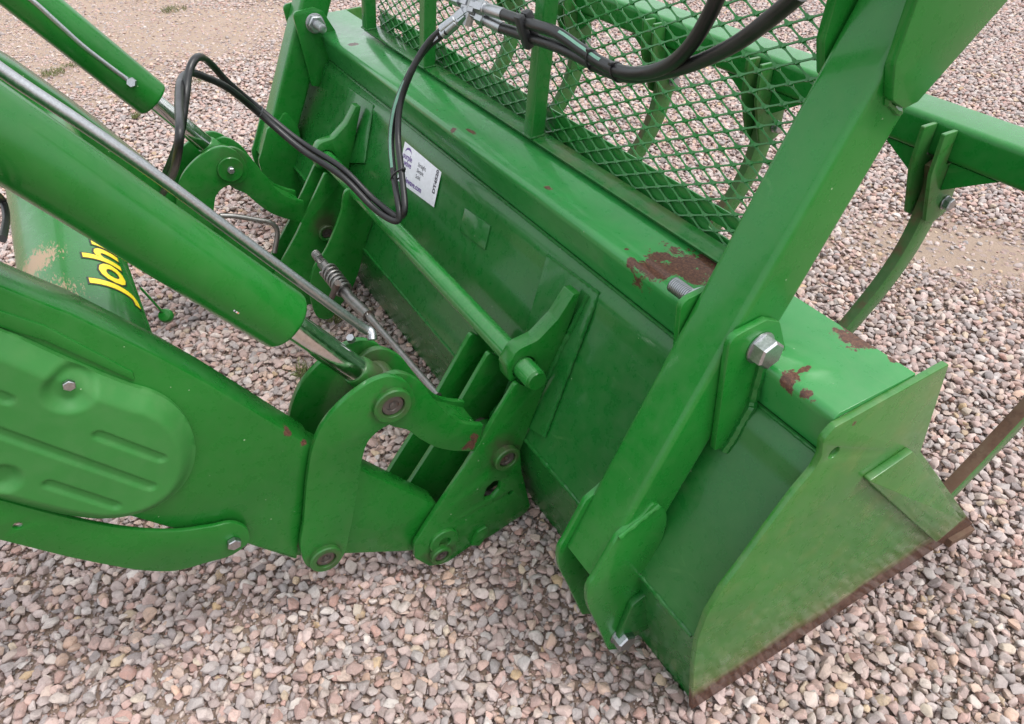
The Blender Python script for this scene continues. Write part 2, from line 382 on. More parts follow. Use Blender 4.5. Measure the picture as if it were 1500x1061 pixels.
M_cross = paint('cross_tube_paint', dust=.05, mud=[RU((-1.22, -.17, .775), .055), RU((-1.36, -.16, .78), .04)])
M_cover = paint('cover_plastic', base=(.030, .165, .032), dust=.12, rough=.5, scr=.2, coat=0)
M_mesh = paint('mesh_paint', base=(.011, .14, .02), dust=.06, speck=False)
M_rail = paint('rail_paint', base=(.010, .12, .018), dust=.18, dirt=(.55, 8, (.10, .10, .05)))
M_chrome = metal('chrome_rod', (.85, .84, .83), .10, bs=.03)
M_zinc = metal('zinc_plated_steel', (.50, .51, .53), .30, sc=300)
M_steel = metal('bare_steel', (.33, .32, .31), .42, spots=.35)
M_pin = metal('greasy_pin', (.16, .14, .13), .42, metallic=.7, spots=.6)
def rubber():
    mt, n, b = new_mat('black_rubber'); pos, g = wpos(n); f = noise(n, pos, 220, 4).outputs[0]; f2 = noise(n, pos, 18, 5, .65).outputs[0]
    c = mix(n, mapr(n, f2, .45, .75, 0, .4), (.007, .007, .008), (.045, .043, .042)); n.links.new(c, b.inputs['Base Color'])
    n.links.new(mapr(n, f2, .3, .7, .28, .5), b.inputs['Roughness']); bump(n, b, f, .25, .0006); return mt
M_rubber = rubber()
def plain(name, col, rough=.5):
    mt, n, b = new_mat(name); pos, g = wpos(n); f = noise(n, pos, 90, 4).outputs[0]
    n.links.new(mix(n, mapr(n, f, .3, .7), tuple(v * .88 for v in col), col), b.inputs['Base Color']); b.inputs['Roughness'].default_value = rough; return mt
M_white = plain('sticker_paper', (.78, .78, .84), .45); M_purple = plain('purple_ink', (.12, .05, .26)); M_ink = plain('dark_ink', (.06, .06, .08))
M_yel = plain('yellow_decal', (.80, .62, .02), .35); M_blk = plain('black_decal', (.012, .014, .012), .4); M_orange = plain('orange_ink', (.75, .25, .05))
M_plastic = plain('black_plastic', (.018, .018, .02), .42); M_hosemark = plain('pale_green_stripe', (.14, .30, .22), .5)
M_grey = plain('grey_marking', (.45, .46, .50), .5)

def stone_mat():
    mt, n, b = new_mat('gravel_stone')
    oi = n.nodes.new('ShaderNodeObjectInfo'); tc = n.nodes.new('ShaderNodeTexCoord')
    wn = n.nodes.new('ShaderNodeTexWhiteNoise'); wn.noise_dimensions = '1D'; n.links.new(oi.outputs['Random'], wn.inputs['W'])
    add = n.nodes.new('ShaderNodeVectorMath'); add.operation = 'MULTIPLY_ADD'; n.links.new(wn.outputs['Color'], add.inputs[0]); add.inputs[1].default_value = (40, 40, 40); n.links.new(tc.outputs['Object'], add.inputs[2])
    base = ramp(n, oi.outputs['Random'], [(0, (.38, .27, .245)), (.15, (.43, .31, .275)), (.32, (.34, .28, .265)), (.48, (.39, .33, .31)), (.60, (.46, .33, .265)), (.71, (.36, .235, .205)), (.81, (.46, .39, .35)), (.90, (.27, .23, .225)), (.965, (.43, .32, .21))])
    for e_ in base.color_ramp.elements: e_.color = (min(.85, e_.color[0] * 1.20), e_.color[1] * 1.17, e_.color[2] * 1.16, 1)
    base.color_ramp.interpolation = 'CONSTANT'
    hs = n.nodes.new('ShaderNodeHueSaturation'); n.links.new(base.outputs[0], hs.inputs['Color'])
    sr = n.nodes.new('ShaderNodeSeparateColor'); n.links.new(wn.outputs['Color'], sr.inputs[0])
    n.links.new(mapr(n, sr.outputs[0], 0, 1, .78, 1.12), hs.inputs['Value']); n.links.new(mapr(n, sr.outputs[1], 0, 1, .60, 1.12), hs.inputs['Saturation'])
    f = noise(n, add.outputs[0], 2.2, 6, .7).outputs[0]; f2 = noise(n, add.outputs[0], 14, 5, .7).outputs[0]
    c = mix(n, mapr(n, f, .48, .70, 0, .7), hs.outputs[0], (.21, .165, .155)); c = mix(n, mapr(n, f2, .54, .72, 0, .5), c, (.56, .48, .44))
    c = mix(n, mapr(n, f2, .42, .28, 0, .5), c, (.20, .16, .145))
    n.links.new(c, b.inputs['Base Color']); b.inputs['Roughness'].default_value = .82; b.inputs['Specular IOR Level'].default_value = .3
    bump(n, b, math_(n, 'ADD', f2, math_(n, 'MULTIPLY', f, 2)), .5, .002); return mt
M_stone = stone_mat()

# ------------------------------------------------------------------ the ground
def dirtness(X, Y):
    """0 = deep clean gravel, 1 = bare packed dirt with few stones; fixed places on the yard"""
    X = np.asarray(X, float); Y = np.asarray(Y, float)
    w = (np.sin(X * 1.7 + Y * .9) + np.sin(X * .8 - Y * 2.3 + 1.3) + np.sin(X * 3.9 + Y * 3.1 + .5) * .5 + np.sin(X * 7.3 - Y * 5.9) * .3) / 2.8
    d = np.zeros_like(X)
    def blob(px, py, rx, ry, ang, s):
        q = on((px, py), 2, 0); a = R_(ang); dx, dy = X - q.x, Y - q.y
        u = dx * math.cos(a) + dy * math.sin(a); v = -dx * math.sin(a) + dy * math.cos(a)
        return s * np.clip(1.35 - np.sqrt((u / rx) ** 2 + (v / ry) ** 2) + w * .45, 0, 1)
    for args in [(1478, 375, .55, .28, 35, .92), (230, 50, 1.7, .8, 65, .96), (60, 105, 1.2, .6, 60, .92), (330, 25, 1.4, .7, 70, .94), (90, 15, 1.5, .7, 65, .9), (150, 140, .5, .22, 60, .7),
                 (330, 870, .12, .04, 20, .22), (60, 880, .12, .05, 10, .25), (240, 1030, .12, .05, -20, .22)]:
        if args[-1] > 0: d = np.maximum(d, blob(*args))
    return d
def gh(X, Y):
    X = np.asarray(X, float); Y = np.asarray(Y, float)
    h = .010 * np.sin(X * 2.1 + 1) * np.sin(Y * 1.7 + .4) + .006 * np.sin(X * 5.3 + Y * 2.9) + .004 * np.sin(Y * 9.1 - X * 4.0)
    h -= .030 * np.exp(-(((X + 1.0) / .45) ** 2 + ((Y - .32) / .28) ** 2))
    flat = np.clip((np.maximum(np.abs(X + 1.65) - 1.25, np.abs(Y - 1.03) - .45)) / .25, 0, 1)     # packed level under the bucket
    return -.024 + h * (.25 + .75 * flat)
gx = np.concatenate([np.linspace(-60, -9, 18), np.linspace(-8.8, 2.2, 221), np.linspace(3, 60, 14)])
gy = np.concatenate([np.linspace(-60, -3, 14), np.linspace(-2.8, 8.2, 221), np.linspace(9, 60, 14)])
XX, YY = np.meshgrid(gx, gy, indexing='ij'); ZZ = gh(XX, YY)
ZZ = np.where((XX < -9) | (XX > 3) | (YY < -3) | (YY > 9), -.02, ZZ)
vs = np.stack([XX.ravel(), YY.ravel(), ZZ.ravel()], 1); nx_, ny_ = len(gx), len(gy)
idx = np.arange(nx_ * ny_).reshape(nx_, ny_)
fs = np.stack([idx[:-1, :-1].ravel(), idx[1:, :-1].ravel(), idx[1:, 1:].ravel(), idx[:-1, 1:].ravel()], 1)
gme = bpy.data.meshes.new('ground'); gme.from_pydata(vs.tolist(), [], fs.tolist())
at_ = gme.attributes.new('bare', 'FLOAT', 'POINT'); at_.data.foreach_set('value', dirtness(XX, YY).ravel())
def ground_mat():
    mt, n, b = new_mat('packed_dirt'); pos, g = wpos(n)
    a = noise(n, pos, 6, 6, .6).outputs[0]; f = noise(n, pos, 90, 6, .65).outputs[0]; gr = noise(n, pos, 420, 3, .7).outputs[0]
    c = mix(n, mapr(n, a, .3, .7), (.30, .215, .17), (.42, .31, .25)); c = mix(n, mapr(n, f, .5, .75, 0, .6), c, (.40, .31, .25))
    at = n.nodes.new('ShaderNodeAttribute'); at.attribute_name = 'bare'
    c = mix(n, mapr(n, at.outputs['Fac'], 0, .6, 0, .5), c, (.46, .35, .27))
    # small crushed chips pressed into the surface, and the gravel that runs on past the modelled stones
    v = n.nodes.new('ShaderNodeTexVoronoi'); v.inputs['Scale'].default_value = 34; n.links.new(pos, v.inputs['Vector'])
    sr = n.nodes.new('ShaderNodeSeparateColor'); n.links.new(v.outputs['Color'], sr.inputs[0])
    sc = ramp(n, sr.outputs[0], [(0, (.33, .23, .21)), (.4, (.42, .33, .31)), (.7, (.46, .33, .27)), (1, (.28, .23, .22))]).outputs[0]
    pp = n.nodes.new('ShaderNodeSeparateXYZ'); n.links.new(pos, pp.inputs[0])
    far = mapr(n, math_(n, 'ADD', math_(n, 'ABSOLUTE', pp.outputs[0]), math_(n, 'ABSOLUTE', pp.outputs[1])), 8.5, 10.5)
    chip = math_(n, 'MULTIPLY', math_(n, 'LESS_THAN', v.outputs['Distance'], .42), math_(n, 'MAXIMUM', far, math_(n, 'GREATER_THAN', sr.outputs[1], .45)))
    c = mix(n, math_(n, 'MULTIPLY', chip, .8), c, sc)
    n.links.new(c, b.inputs['Base Color']); b.inputs['Roughness'].default_value = .9; b.inputs['Specular IOR Level'].default_value = .2
    h = math_(n, 'ADD', math_(n, 'MULTIPLY', f, 1.5), math_(n, 'ADD', gr, math_(n, 'MULTIPLY', chip, math_(n, 'SUBTRACT', 1.0, v.outputs['Distance']))))
    bump(n, b, h, .9, .006); return mt
ground = link('ground', gme, ground_mat()); ground['kind'] = 'structure'
ground['label'] = 'packed reddish dirt yard under the gravel'

# stones: angular lumps
def stone_mesh(seed, chips=False):
    r = np.random.default_rng(seed); bm = bmesh.new()
    k = 18
    P = r.normal(size=(k, 3)); P /= np.linalg.norm(P, axis=1)[:, None]
    P *= r.uniform(.82, 1.08, (k, 1)); P *= np.array([1.0, r.uniform(.66, .95), r.uniform(.42, .62)])
    for p in P * .5: bm.verts.new(p)
    bmesh.ops.convex_hull(bm, input=bm.verts[:])
    bmesh.ops.delete(bm, geom=[v for v in bm.verts if not v.link_faces], context='VERTS')
    bmesh.ops.dissolve_limit(bm, angle_limit=.30, verts=bm.verts, edges=bm.edges)
    try: bmesh.ops.bevel(bm, geom=bm.edges[:], offset=.06 if seed % 3 else .035, segments=2, affect='EDGES', profile=.5, clamp_overlap=True)
    except Exception: pass
    bmesh.ops.triangulate(bm, faces=bm.faces)
    for v in bm.verts: v.co *= 1 + r.uniform(-.012, .012)
    me = from_bm(bm); me.name = 'stone_shape'; shade(me, 40); me.materials.append(M_stone); return me
SM = [stone_mesh(100 + i) for i in range(26)]

def frus(X, Y, mx=150, my=130):
    P = np.stack([X, Y, np.zeros_like(X)], 1) - CAM; c = P @ ROT
    px = CX + FPX * c[:, 0] / c[:, 2]; py = CY + FPX * c[:, 1] / c[:, 2]
    return (c[:, 2] > .2) & (px > -mx) & (px < PXW + mx) & (py > -my) & (py < PXH + my), px, py, c[:, 2]
def scatter(sp_, smin, smax, zlo, zhi, thin, dmax=99):
    xs = np.arange(-8.6, 1.2, sp_); ys = np.arange(-2.0, 7.6, sp_ * .9)
    X, Y = np.meshgrid(xs, ys); X = X + (np.arange(X.shape[0]) % 2)[:, None] * sp_ * .5
    X = (X + rng.uniform(-.5, .5, X.shape) * sp_ * .9).ravel(); Y = (Y + rng.uniform(-.5, .5, Y.shape) * sp_ * .9).ravel()
    ok, px, py, dep = frus(X, Y); D = dirtness(X, Y); ok &= dep < dmax
    keep = ok & (rng.uniform(size=X.shape) < (1 - thin * D ** .8)) & ~((X > -2.84) & (X < -.48) & (Y > .68) & (Y < 1.35))
    X, Y, D, px, py, dep = X[keep], Y[keep], D[keep], px[keep], py[keep], dep[keep]
    N = len(X); size = smin + (smax - smin) * rng.beta(1.5, 2.3, N) * (1 - .3 * D)
    Z = gh(X, Y) + size * .16 + rng.uniform(zlo, zhi, N) * (1 - D) - D * size * .12
    return X, Y, Z, size, px, py, dep
A_ = scatter(.0178, .012, .024, -.003, .004, .80)          # small packed chips
B_ = scatter(.0212, .0190, .038, .001, .012, .95)           # the larger stones on top
F_ = scatter(.0105, .005, .011, .000, .004, .45, 2.6)      # grit between them, where the eye can resolve it
X, Y, Z, size, px, py, dep = [np.concatenate(v) for v in zip(A_, B_, F_)]
N = len(X)
rot = np.stack([rng.normal(0, .30, N), rng.normal(0, .30, N), rng.uniform(0, 6.283, N)], 1)
# the ~300 stones that show largest in the picture stand as objects of their own
inn = (px > 0) & (px < PXW) & (py > 640) & (py < PXH)
occl = ((px < 440) & (py < 850)) | ((px > 430) & (px < 900) & (py < 845)) | ((px > 800) & (px < 1400) & (py < 1000) & (py + .66 * px < 1725))
score = np.where(inn & ~occl, size / dep, 0); big = np.argsort(-score)[:300]
bm_ = np.zeros(N, bool); bm_[big] = True
# big stones: give them full footprint and push neighbours under
ground_stones = []
for j, i in enumerate(big):
    o = bpy.data.objects.new('stone', SM[int(rng.integers(len(SM)))]); COL.objects.link(o); o.parent = ground
    s = float(size[i]) * 1.05; o.location = (X[i], Y[i], Z[i] + .003); o.scale = (s * 1.12, s * 1.12, s * 1.05); o.rotation_euler = rot[i]
rest = ~bm_
SC = bpy.data.collections.new('stone_shapes')
for k, me in enumerate(SM):
    o = bpy.data.objects.new('stone_shape', me); SC.objects.link(o)
pm = bpy.data.meshes.new('gravel'); pm.vertices.add(int(rest.sum()))
pm.vertices.foreach_set('co', np.stack([X[rest], Y[rest], Z[rest]], 1).ravel())
a1 = pm.attributes.new('srot', 'FLOAT_VECTOR', 'POINT'); a1.data.foreach_set('vector', rot[rest].ravel())
sv = size[rest][:, None] * np.array([1.12, 1.12, 1.05]) * rng.uniform(.88, 1.12, (int(rest.sum()), 3))
a2 = pm.attributes.new('sscl', 'FLOAT_VECTOR', 'POINT'); a2.data.foreach_set('vector', sv.ravel())
a3 = pm.attributes.new('sidx', 'INT', 'POINT'); a3.data.foreach_set('value', rng.integers(0, len(SM), int(rest.sum())).astype(np.int32))
ng = bpy.data.node_groups.new('scatter_gravel', 'GeometryNodeTree')
ng.interface.new_socket('Geometry', in_out='INPUT', socket_type='NodeSocketGeometry'); ng.interface.new_socket('Geometry', in_out='OUTPUT', socket_type='NodeSocketGeometry')
gi = ng.nodes.new('NodeGroupInput'); go = ng.nodes.new('NodeGroupOutput'); iop = ng.nodes.new('GeometryNodeInstanceOnPoints')
ci = ng.nodes.new('GeometryNodeCollectionInfo'); ci.inputs['Collection'].default_value = SC; ci.inputs['Separate Children'].default_value = True; ci.inputs['Reset Children'].default_value = True
def nat(nm, ty):
    q = ng.nodes.new('GeometryNodeInputNamedAttribute'); q.data_type = ty; q.inputs[0].default_value = nm; return [s for s in q.outputs if s.enabled][0]
ng.links.new(gi.outputs[0], iop.inputs['Points']); ng.links.new(ci.outputs[0], iop.inputs['Instance']); iop.inputs['Pick Instance'].default_value = True
ng.links.new(nat('sidx', 'INT'), iop.inputs['Instance Index']); ng.links.new(nat('srot', 'FLOAT_VECTOR'), iop.inputs['Rotation']); ng.links.new(nat('sscl', 'FLOAT_VECTOR'), iop.inputs['Scale'])
ng.links.new(iop.outputs[0], go.inputs[0])
gv = bpy.data.objects.new('gravel', pm); COL.objects.link(gv); gv['kind'] = 'stuff'; gv['category'] = 'gravel'
gv['label'] = 'loose pink and grey crushed gravel covering the yard'
mod = gv.modifiers.new('scatter', 'NODES'); mod.node_group = ng
print('stones', N)

# grass tufts
M_grass = plain('dry_green_grass', (.13, .15, .045), .7)
def tuft(px, py, label, spread, hgt, nb):
    q = on((px, py), 2, -.01); bm = bmesh.new()
    for _ in range(nb):
        a = rng.uniform(0, 6.283); r0 = spread * math.sqrt(rng.uniform()); b0 = Vector((q.x + r0 * math.cos(a), q.y + r0 * math.sin(a), -.01))
        d = Vector((rng.normal(0, .6), rng.normal(0, .6), 1)).normalized(); h = hgt * rng.uniform(.5, 1.1); w = .0016
        sdx = d.cross(Vector((rng.normal(), rng.normal(), 0))).normalized() * w
        p1 = b0 + d * h * .55; p2 = b0 + d * h + Vector((d.x, d.y, -.3)) * h * .35
        v = [bm.verts.new(b0 - sdx), bm.verts.new(b0 + sdx), bm.verts.new(p1 + sdx * .8), bm.verts.new(p1 - sdx * .8), bm.verts.new(p2)]
        bm.faces.new(v[:4]); bm.faces.new((v[3], v[2], v[4]))
    o = link('grass_tuft', from_bm(bm), M_grass); o['label'] = label; o['category'] = 'grass tuft'; o['group'] = 'grass tufts in the gravel'
tuft(443, 547, 'dry green grass tuft under the near tilt cylinder rod', .022, .045, 70)
tuft(493, 470, 'small dark grass tuft below the latch spring', .02, .04, 50)
tuft(255, 15, 'grass tuft farthest back on the bare dirt', .09, .04, 160)
tuft(78, 108, 'grass tuft in the dirt above the far tilt cylinder', .07, .04, 130)
tuft(107, 96, 'pale grass tuft right of the larger one in the dirt', .05, .03, 80)
tuft(200, 172, 'single grass tuft in gravel beside the far cylinder end', .025, .04, 60)
tuft(288, 120, 'faint low grass tuft above the black hose loop', .03, .02, 30)

# ------------------------------------------------------------------ common hardware
def ringpt(y, z, x): return Vector((x, y, z))
def boss(parent, y, z, x, ro, ri, h, mat=None, pin=True, pinr=None, pname='pin'):
    """raised collar on a plate face at X=x with a pin end sunk in it"""
    c = .0025
    link('collar', from_bm(lathe_bm([(-.004, ro), (h - c, ro), (h, ro - c), (h, ri + .001), (h - .001, ri), (-.004, ri)], (x, y, z), (1, 0, 0), 40)), mat or M_dark, parent)
    if pin:
        pr = pinr or ri * .98
        pn = link(pname, from_bm(lathe_bm([(-.12, pr), (h - .007, pr), (h - .005, pr - .002), (h - .005, pr * .55), (h - .0075, pr * .5), (h - .0075, pr * .30), (h - .004, pr * .26), (h - .003, 0)], (x, y, z), (1, 0, 0), 32)), M_pin, parent)
        return pn
def hexbolt_bm(af, h, washer=True, bm=None, tail=0, nut=False):
    """local +Z head, base at z=0"""
    bm = bm or bmesh.new(); z0 = 0
    if washer:
        lathe_bm([(0, 0), (0, af * .62), (.0025, af * .62), (.0030, af * .60), (.003, 0)], (0, 0, 0), (0, 0, 1), 28, bm); z0 = .0025
    R = af / 2 / math.cos(math.pi / 6)
    rings = []
    for (z, f) in ((z0, 1), (z0 + h * .86, 1), (z0 + h, .86)):
        rings.append([bm.verts.new((R * f * math.cos(k * math.pi / 3), R * f * math.sin(k * math.pi / 3), z)) for k in range(6)])
    inner = [bm.verts.new((af * .40 * math.cos(a), af * .40 * math.sin(a), z0 + h)) for a in np.linspace(0, 2 * math.pi, 6, endpoint=False)]
    for a, b in zip(rings, rings[1:]):
        for k in range(6): bm.faces.new((a[k], a[(k + 1) % 6], b[(k + 1) % 6], b[k]))
    for k in range(6): bm.faces.new((rings[-1][k], rings[-1][(k + 1) % 6], inner[(k + 1) % 6], inner[k]))
    bm.faces.new(inner)
    if tail:
        r = af * .27; prof = [(z0 + h * .9, r)]; t = z0 + h
        while t < z0 + h + tail:
            prof += [(t, r), (t + .0010, r), (t + .0021, r * .78), (t + .0032, r)]; t += .0042
        prof += [(t, r * .85), (t, 0)]
        lathe_bm(prof, (0, 0, 0), (0, 0, 1), 24, bm)
    return bm
def bolt(name, parent, p, direction, af, h, mat=None, tail=0, roll=0.2, washer=True):
    me = from_bm(hexbolt_bm(af, h, washer, tail=tail))
    q = Vector(direction).to_track_quat('Z', 'Y')
    me.transform(Matrix.Translation(Vector(p)) @ q.to_matrix().to_4x4() @ Matrix.Rotation(roll, 4, 'Z'))
    return link(name, me, mat or M_zinc, parent, smooth=True)

# ================================================================== THE BUCKET
XB1, XB0, CB = -.431, -2.87, -1.6505
bucket = thing('loader_bucket', 'wide green steel loader bucket with rusty top edge lying on the gravel', 'bucket', (CB, 1.0, 0))
SN = Vector((0, -.313, .168)).normalized()                 # outward normal of the sloping back sheet
def sheet(p, off=0.): return onp(p, Vector((0, .598, .262)) + SN * off, SN)
ysheet = lambda z: .598 + (z - .262) * (.766 - .598) / (.575 - .262)
xs0, xs1 = XB0 + .012, XB1 - .012
extrude_x('back_sheet', bucket, [(.598, .262), (.748, .542), (.755, .558), (.760, .574), (.766, .588), (.775, .599), (.787, .606), (.80, .608), (.815, .608)], xs0, xs1, M_bucket, th=.010, side=-1)
extrude_x('heel_sheet', bucket, [(.644, -.022), (.640, .0), (.6235, .09), (.606, .18), (.600, .258)], xs0, xs1, M_bucket, th=.010, side=-1)
extrude_x('floor_sheet', bucket, [(.652, .006), (.95, .003), (1.33, .003)], xs0, xs1, M_rust, th=.010, side=1)
extrude_x('top_channel', bucket, [(.792, .611), (.779, .680), (.7775, .688), (.780, .696), (.788, .701), (.952, .701)], xs0, xs1, M_top, th=.010, side=-1)
extrude_x('cutting_edge', bucket, [(1.385, .017), (1.475, .004)], XB0 - .010, XB1 + .012, M_rust, th=.020, side=-1)
side_px = [(1014, 1040), (1017, 975, .03), (1022, 940), (1036, 902, .05), (1060, 862), (1085, 830, .04), (1125, 775), (1165, 722, .04), (1194, 688, .03), (1204, 668), (1206, 646, .02), (1224, 626, .012), (1250, 612, .01), (1391, 533, .006), (1349, 662, .006), (1425, 768)]
hq = on((1222, 664), 0, XB1)
plate_hole = circle(hq.y, hq.z, .011, 20)
sp = plate('side_plate', bucket, XB1, .012, side_px, M_side, holes=[plate_hole], bev=.002)
mirror_copy(sp, CB)
wp = plate('wear_plate', bucket, XB1 + .014, .014, [(1273, 706, .004), (1338, 662, .004), (1410, 762, .004), (1372, 795, .004)], M_side, bev=.002)
mirror_copy(wp, CB)
# welds on the sheet
weld('weld_bead', bucket, [(xs0 + .02, .597, .260), (xs1 - .01, .597, .260)], .0045, M_bucket)
weld('weld_bead', bucket, [(xs0 + .02, .788, .608), (xs1 - .01, .788, .608)], .0030, M_bucket)
# pressed stop pads low on the sheet beside the carrier
for cx_ in (-1.075, -2.20):
    gs = plate('stop_gusset', bucket, cx_, .030, [(.628, .335, .02), (.560, .275, .03), (.556, .215, .02), (.600, .150, .02), (.640, .150), (.640, .30)], M_bucket, px=False, bev=.004)
# backing pads
def pad(cpx):
    q = [sheet(p) for p in cpx]; o = q[0]; mm = frame_mat(o, (1, 0, 0), Vector((0, .168, .313)) )
    inv = mm.inverted(); ol = [(inv @ p).xy for p in q]
    me = flat_mesh([Vector(p) for p in ol], .005, bev=.0015); me.transform(mm @ Matrix.Translation((0, 0, .004 if (mm.to_3x3() @ Vector((0, 0, 1))).dot(SN) > 0 else -.004)))
    return link('backing_pad', me, M_bucket, bucket), q
pd_, pq = pad([(805, 375), (880, 430), (800, 640), (740, 605)])
weld('weld_bead', bucket, [pq[0] + SN * .006, pq[1] + SN * .006, pq[2] + SN * .006], .004, M_bucket)
pd2, pq2 = pad([(513, 130), (549, 155), (536, 240), (498, 240)])
weld('weld_bead', bucket, [pq2[0] + SN * .006, pq2[1] + SN * .006, pq2[2] + SN * .006], .003, M_bucket)
# small serial plate pad on the sheet
sq = [sheet(p, .0025) for p in ((682, 305), (719, 331), (711, 366), (674, 338))]
mm = frame_mat(sq[3], (1, 0, 0), SN.cross(Vector((1, 0, 0)))); inv = mm.inverted()
me = flat_mesh([(inv @ p).xy for p in sq], .0025, bev=.001); me.transform(mm); link('serial_plate', me, M_bucket, bucket)
# hooks that hold the torque tube
HX = -1.020
hk_px = [(819, 436, .004), (833, 446, .004), (838, 462, .02), (812, 640), (795, 600, .02), (782, 560, .01), (769, 556, .012), (757, 566, .012), (742, 562, .02), (731, 545, .02), (733, 522, .02), (748, 506, .02), (775, 485, .03), (800, 458, .02)]
def hook(xv):
    # outline in (Y,Z): nose over the tube at (.606,.452), toe up the sheet
    T = (.606, .452)
    ol = [(.742, .590, .004), (.724, .592, .004), (.688, .545, .04), (.640, .510, .03), (.590, .505, .03), (.566, .470, .02), (.568, .432, .02), (.590, .415, .006), (.588, .435, .004)]
    arc = [(T[0] + .0270 * math.cos(a), T[1] + .0270 * math.sin(a)) for a in np.linspace(R_(215), R_(-30), 12)]
    ol += arc + [(.640, .420, .01), (.645, .38, .01), (.640, .335, 0), (.662, .372)]
    return plate('tube_hook', bucket, xv, .038, ol, M_dark, px=False, bev=.003)
hook(HX); hook(-2.215 + .0)
weld('weld_bead', bucket, [Vector((HX + .002, ysheet(z) - .012, z)) for z in (.34, .46, .58)], .005, M_bucket)
# ears that take the grapple bolts
CP = -1.668
PX1, PX0 = -.600, -.692           # grapple post side faces
ear_px = [(1070, 497, .020), (1124, 469, .012), (1143, 472, .014), (1153, 520, .008), (1130, 560), (1092, 612), (1062, 657), (1047, 660, .003)]
EX = PX1 + .014
e1 = plate('ear_plate', bucket, EX, .0125, ear_px, M_post, bev=.0015); mirror_copy(e1, CP)
e2 = e1.copy(); COL.objects.link(e2); e2.location.x = -(PX1 - PX0 + .016); mirror_copy(e2, CP)
for sgn in (0, 1):
    pass
eq = on((1128, 545), 0, EX); eb = on((1068, 660), 0, EX)
w1 = weld('weld_bead', bucket, [(EX + .004, .800, .706), (EX + .004, .774, .703), (EX + .004, .773, .612), (EX + .004, .760, .580), (EX + .004, .745, .545), (EX + .002, .735, .524)], .0085, M_bucket, .10); mirror_copy(w1, CP)
# lower brackets behind the foot of each grapple post
lb = plate('foot_bracket', bucket, PX1 + .020, .014, [(.55, .10, .02), (.575, .20, .02), (.64, .22), (.655, .08), (.57, .07, .02)], M_bucket, px=False); mirror_copy(lb, CP)
# sticker
st = [sheet(p, .0035) for p in ((597, 206), (652, 242), (637, 304), (582, 264))]
ex = Vector((1, 0, 0)); ey = Vector((0, SN.z, -SN.y)).normalized()
o0 = st[3] * .5 + (st[2] - ex * ((st[2] - st[3]).dot(ex))) * .5; o0 = st[3].copy()
wS = ((st[2] - st[3]).dot(ex) + (st[1] - st[0]).dot(ex)) / 2; hS = ((st[0] - st[3]).dot(ey) + (st[1] - st[2]).dot(ey)) / 2
sk = (st[0] - st[3]).dot(ex) * .5 + (st[1] - st[2]).dot(ex) * .5
tilt = math.atan2((st[2] - st[3]).dot(ey) * .5 + (st[1] - st[0]).dot(ey) * .5, wS)
MS = frame_mat(o0 + SN * .001, ex, ey) @ Matrix.Rotation(tilt, 4, 'Z')
print('sticker', wS, hS, sk, tilt)
me = flat_mesh([(sk * 0, 0), (wS, 0), (wS + sk, hS), (sk, hS)], .0004, bev=.0001); me.transform(MS)
sticker = link('sticker', me, M_white, bucket); sticker['label'] = 'white auction sticker with purple print on the back sheet'
SHR = Matrix.Identity(4); SHR[0][1] = sk / hS
def text_mesh(s, size, bold=0., ext=.0001, align='LEFT'):
    cu = bpy.data.curves.new('t', 'FONT'); cu.body = s; cu.size = size; cu.extrude = ext; cu.offset = bold; cu.align_x = align; cu.resolution_u = 3
    o = bpy.data.objects.new('t', cu); COL.objects.link(o); dg = bpy.context.evaluated_depsgraph_get(); dg.update()
    me = bpy.data.meshes.new_from_object(o.evaluated_get(dg)); bpy.data.objects.remove(o); bpy.data.curves.remove(cu); me.materials.clear(); return me
def stext(s, u, v, size, mat, rot=0, bold=0., name='lettering', align='LEFT'):
    me = text_mesh(s, size, bold, align=align); me.transform(MS @ SHR @ Matrix.Translation((u * wS, v * hS, .0008)) @ Matrix.Rotation(rot, 4, 'Z')); link(name, me, mat, sticker, smooth=False)
stext('purple', .03, .60, 0.198 * hS, M_purple, bold=.0004); stext('wave', .09, .45, 0.198 * hS, M_purple, bold=.0004)
stext('Straight.', .44, .62, 0.138 * hS, M_ink); stext('Simple.', .44, .48, 0.138 * hS, M_ink); stext('Sold.', .44, .34, 0.138 * hS, M_ink)
stext('purplewave.com', .05, .09, 0.186 * hS, M_purple, bold=.0005)
stext('DT4520', .95, .27, 0.165 * hS, M_ink, rot=math.pi / 2, bold=.0009)
arc_o = [(.15 + .085 * math.cos(a), .76 + .13 * math.sin(a)) for a in np.linspace(R_(175), R_(5), 14)]
arc_i = [(.155 + .080 * math.cos(a), .755 + .08 * math.sin(a)) for a in np.linspace(R_(5), R_(175), 14)]
me = flat_mesh([Vector((u * wS, v * hS)) for u, v in arc_o + arc_i], .0002, bev=.00005); me.transform(MS @ SHR @ Matrix.Translation((0, 0, .0007))); link('logo_arc', me, M_purple, sticker, smooth=False)

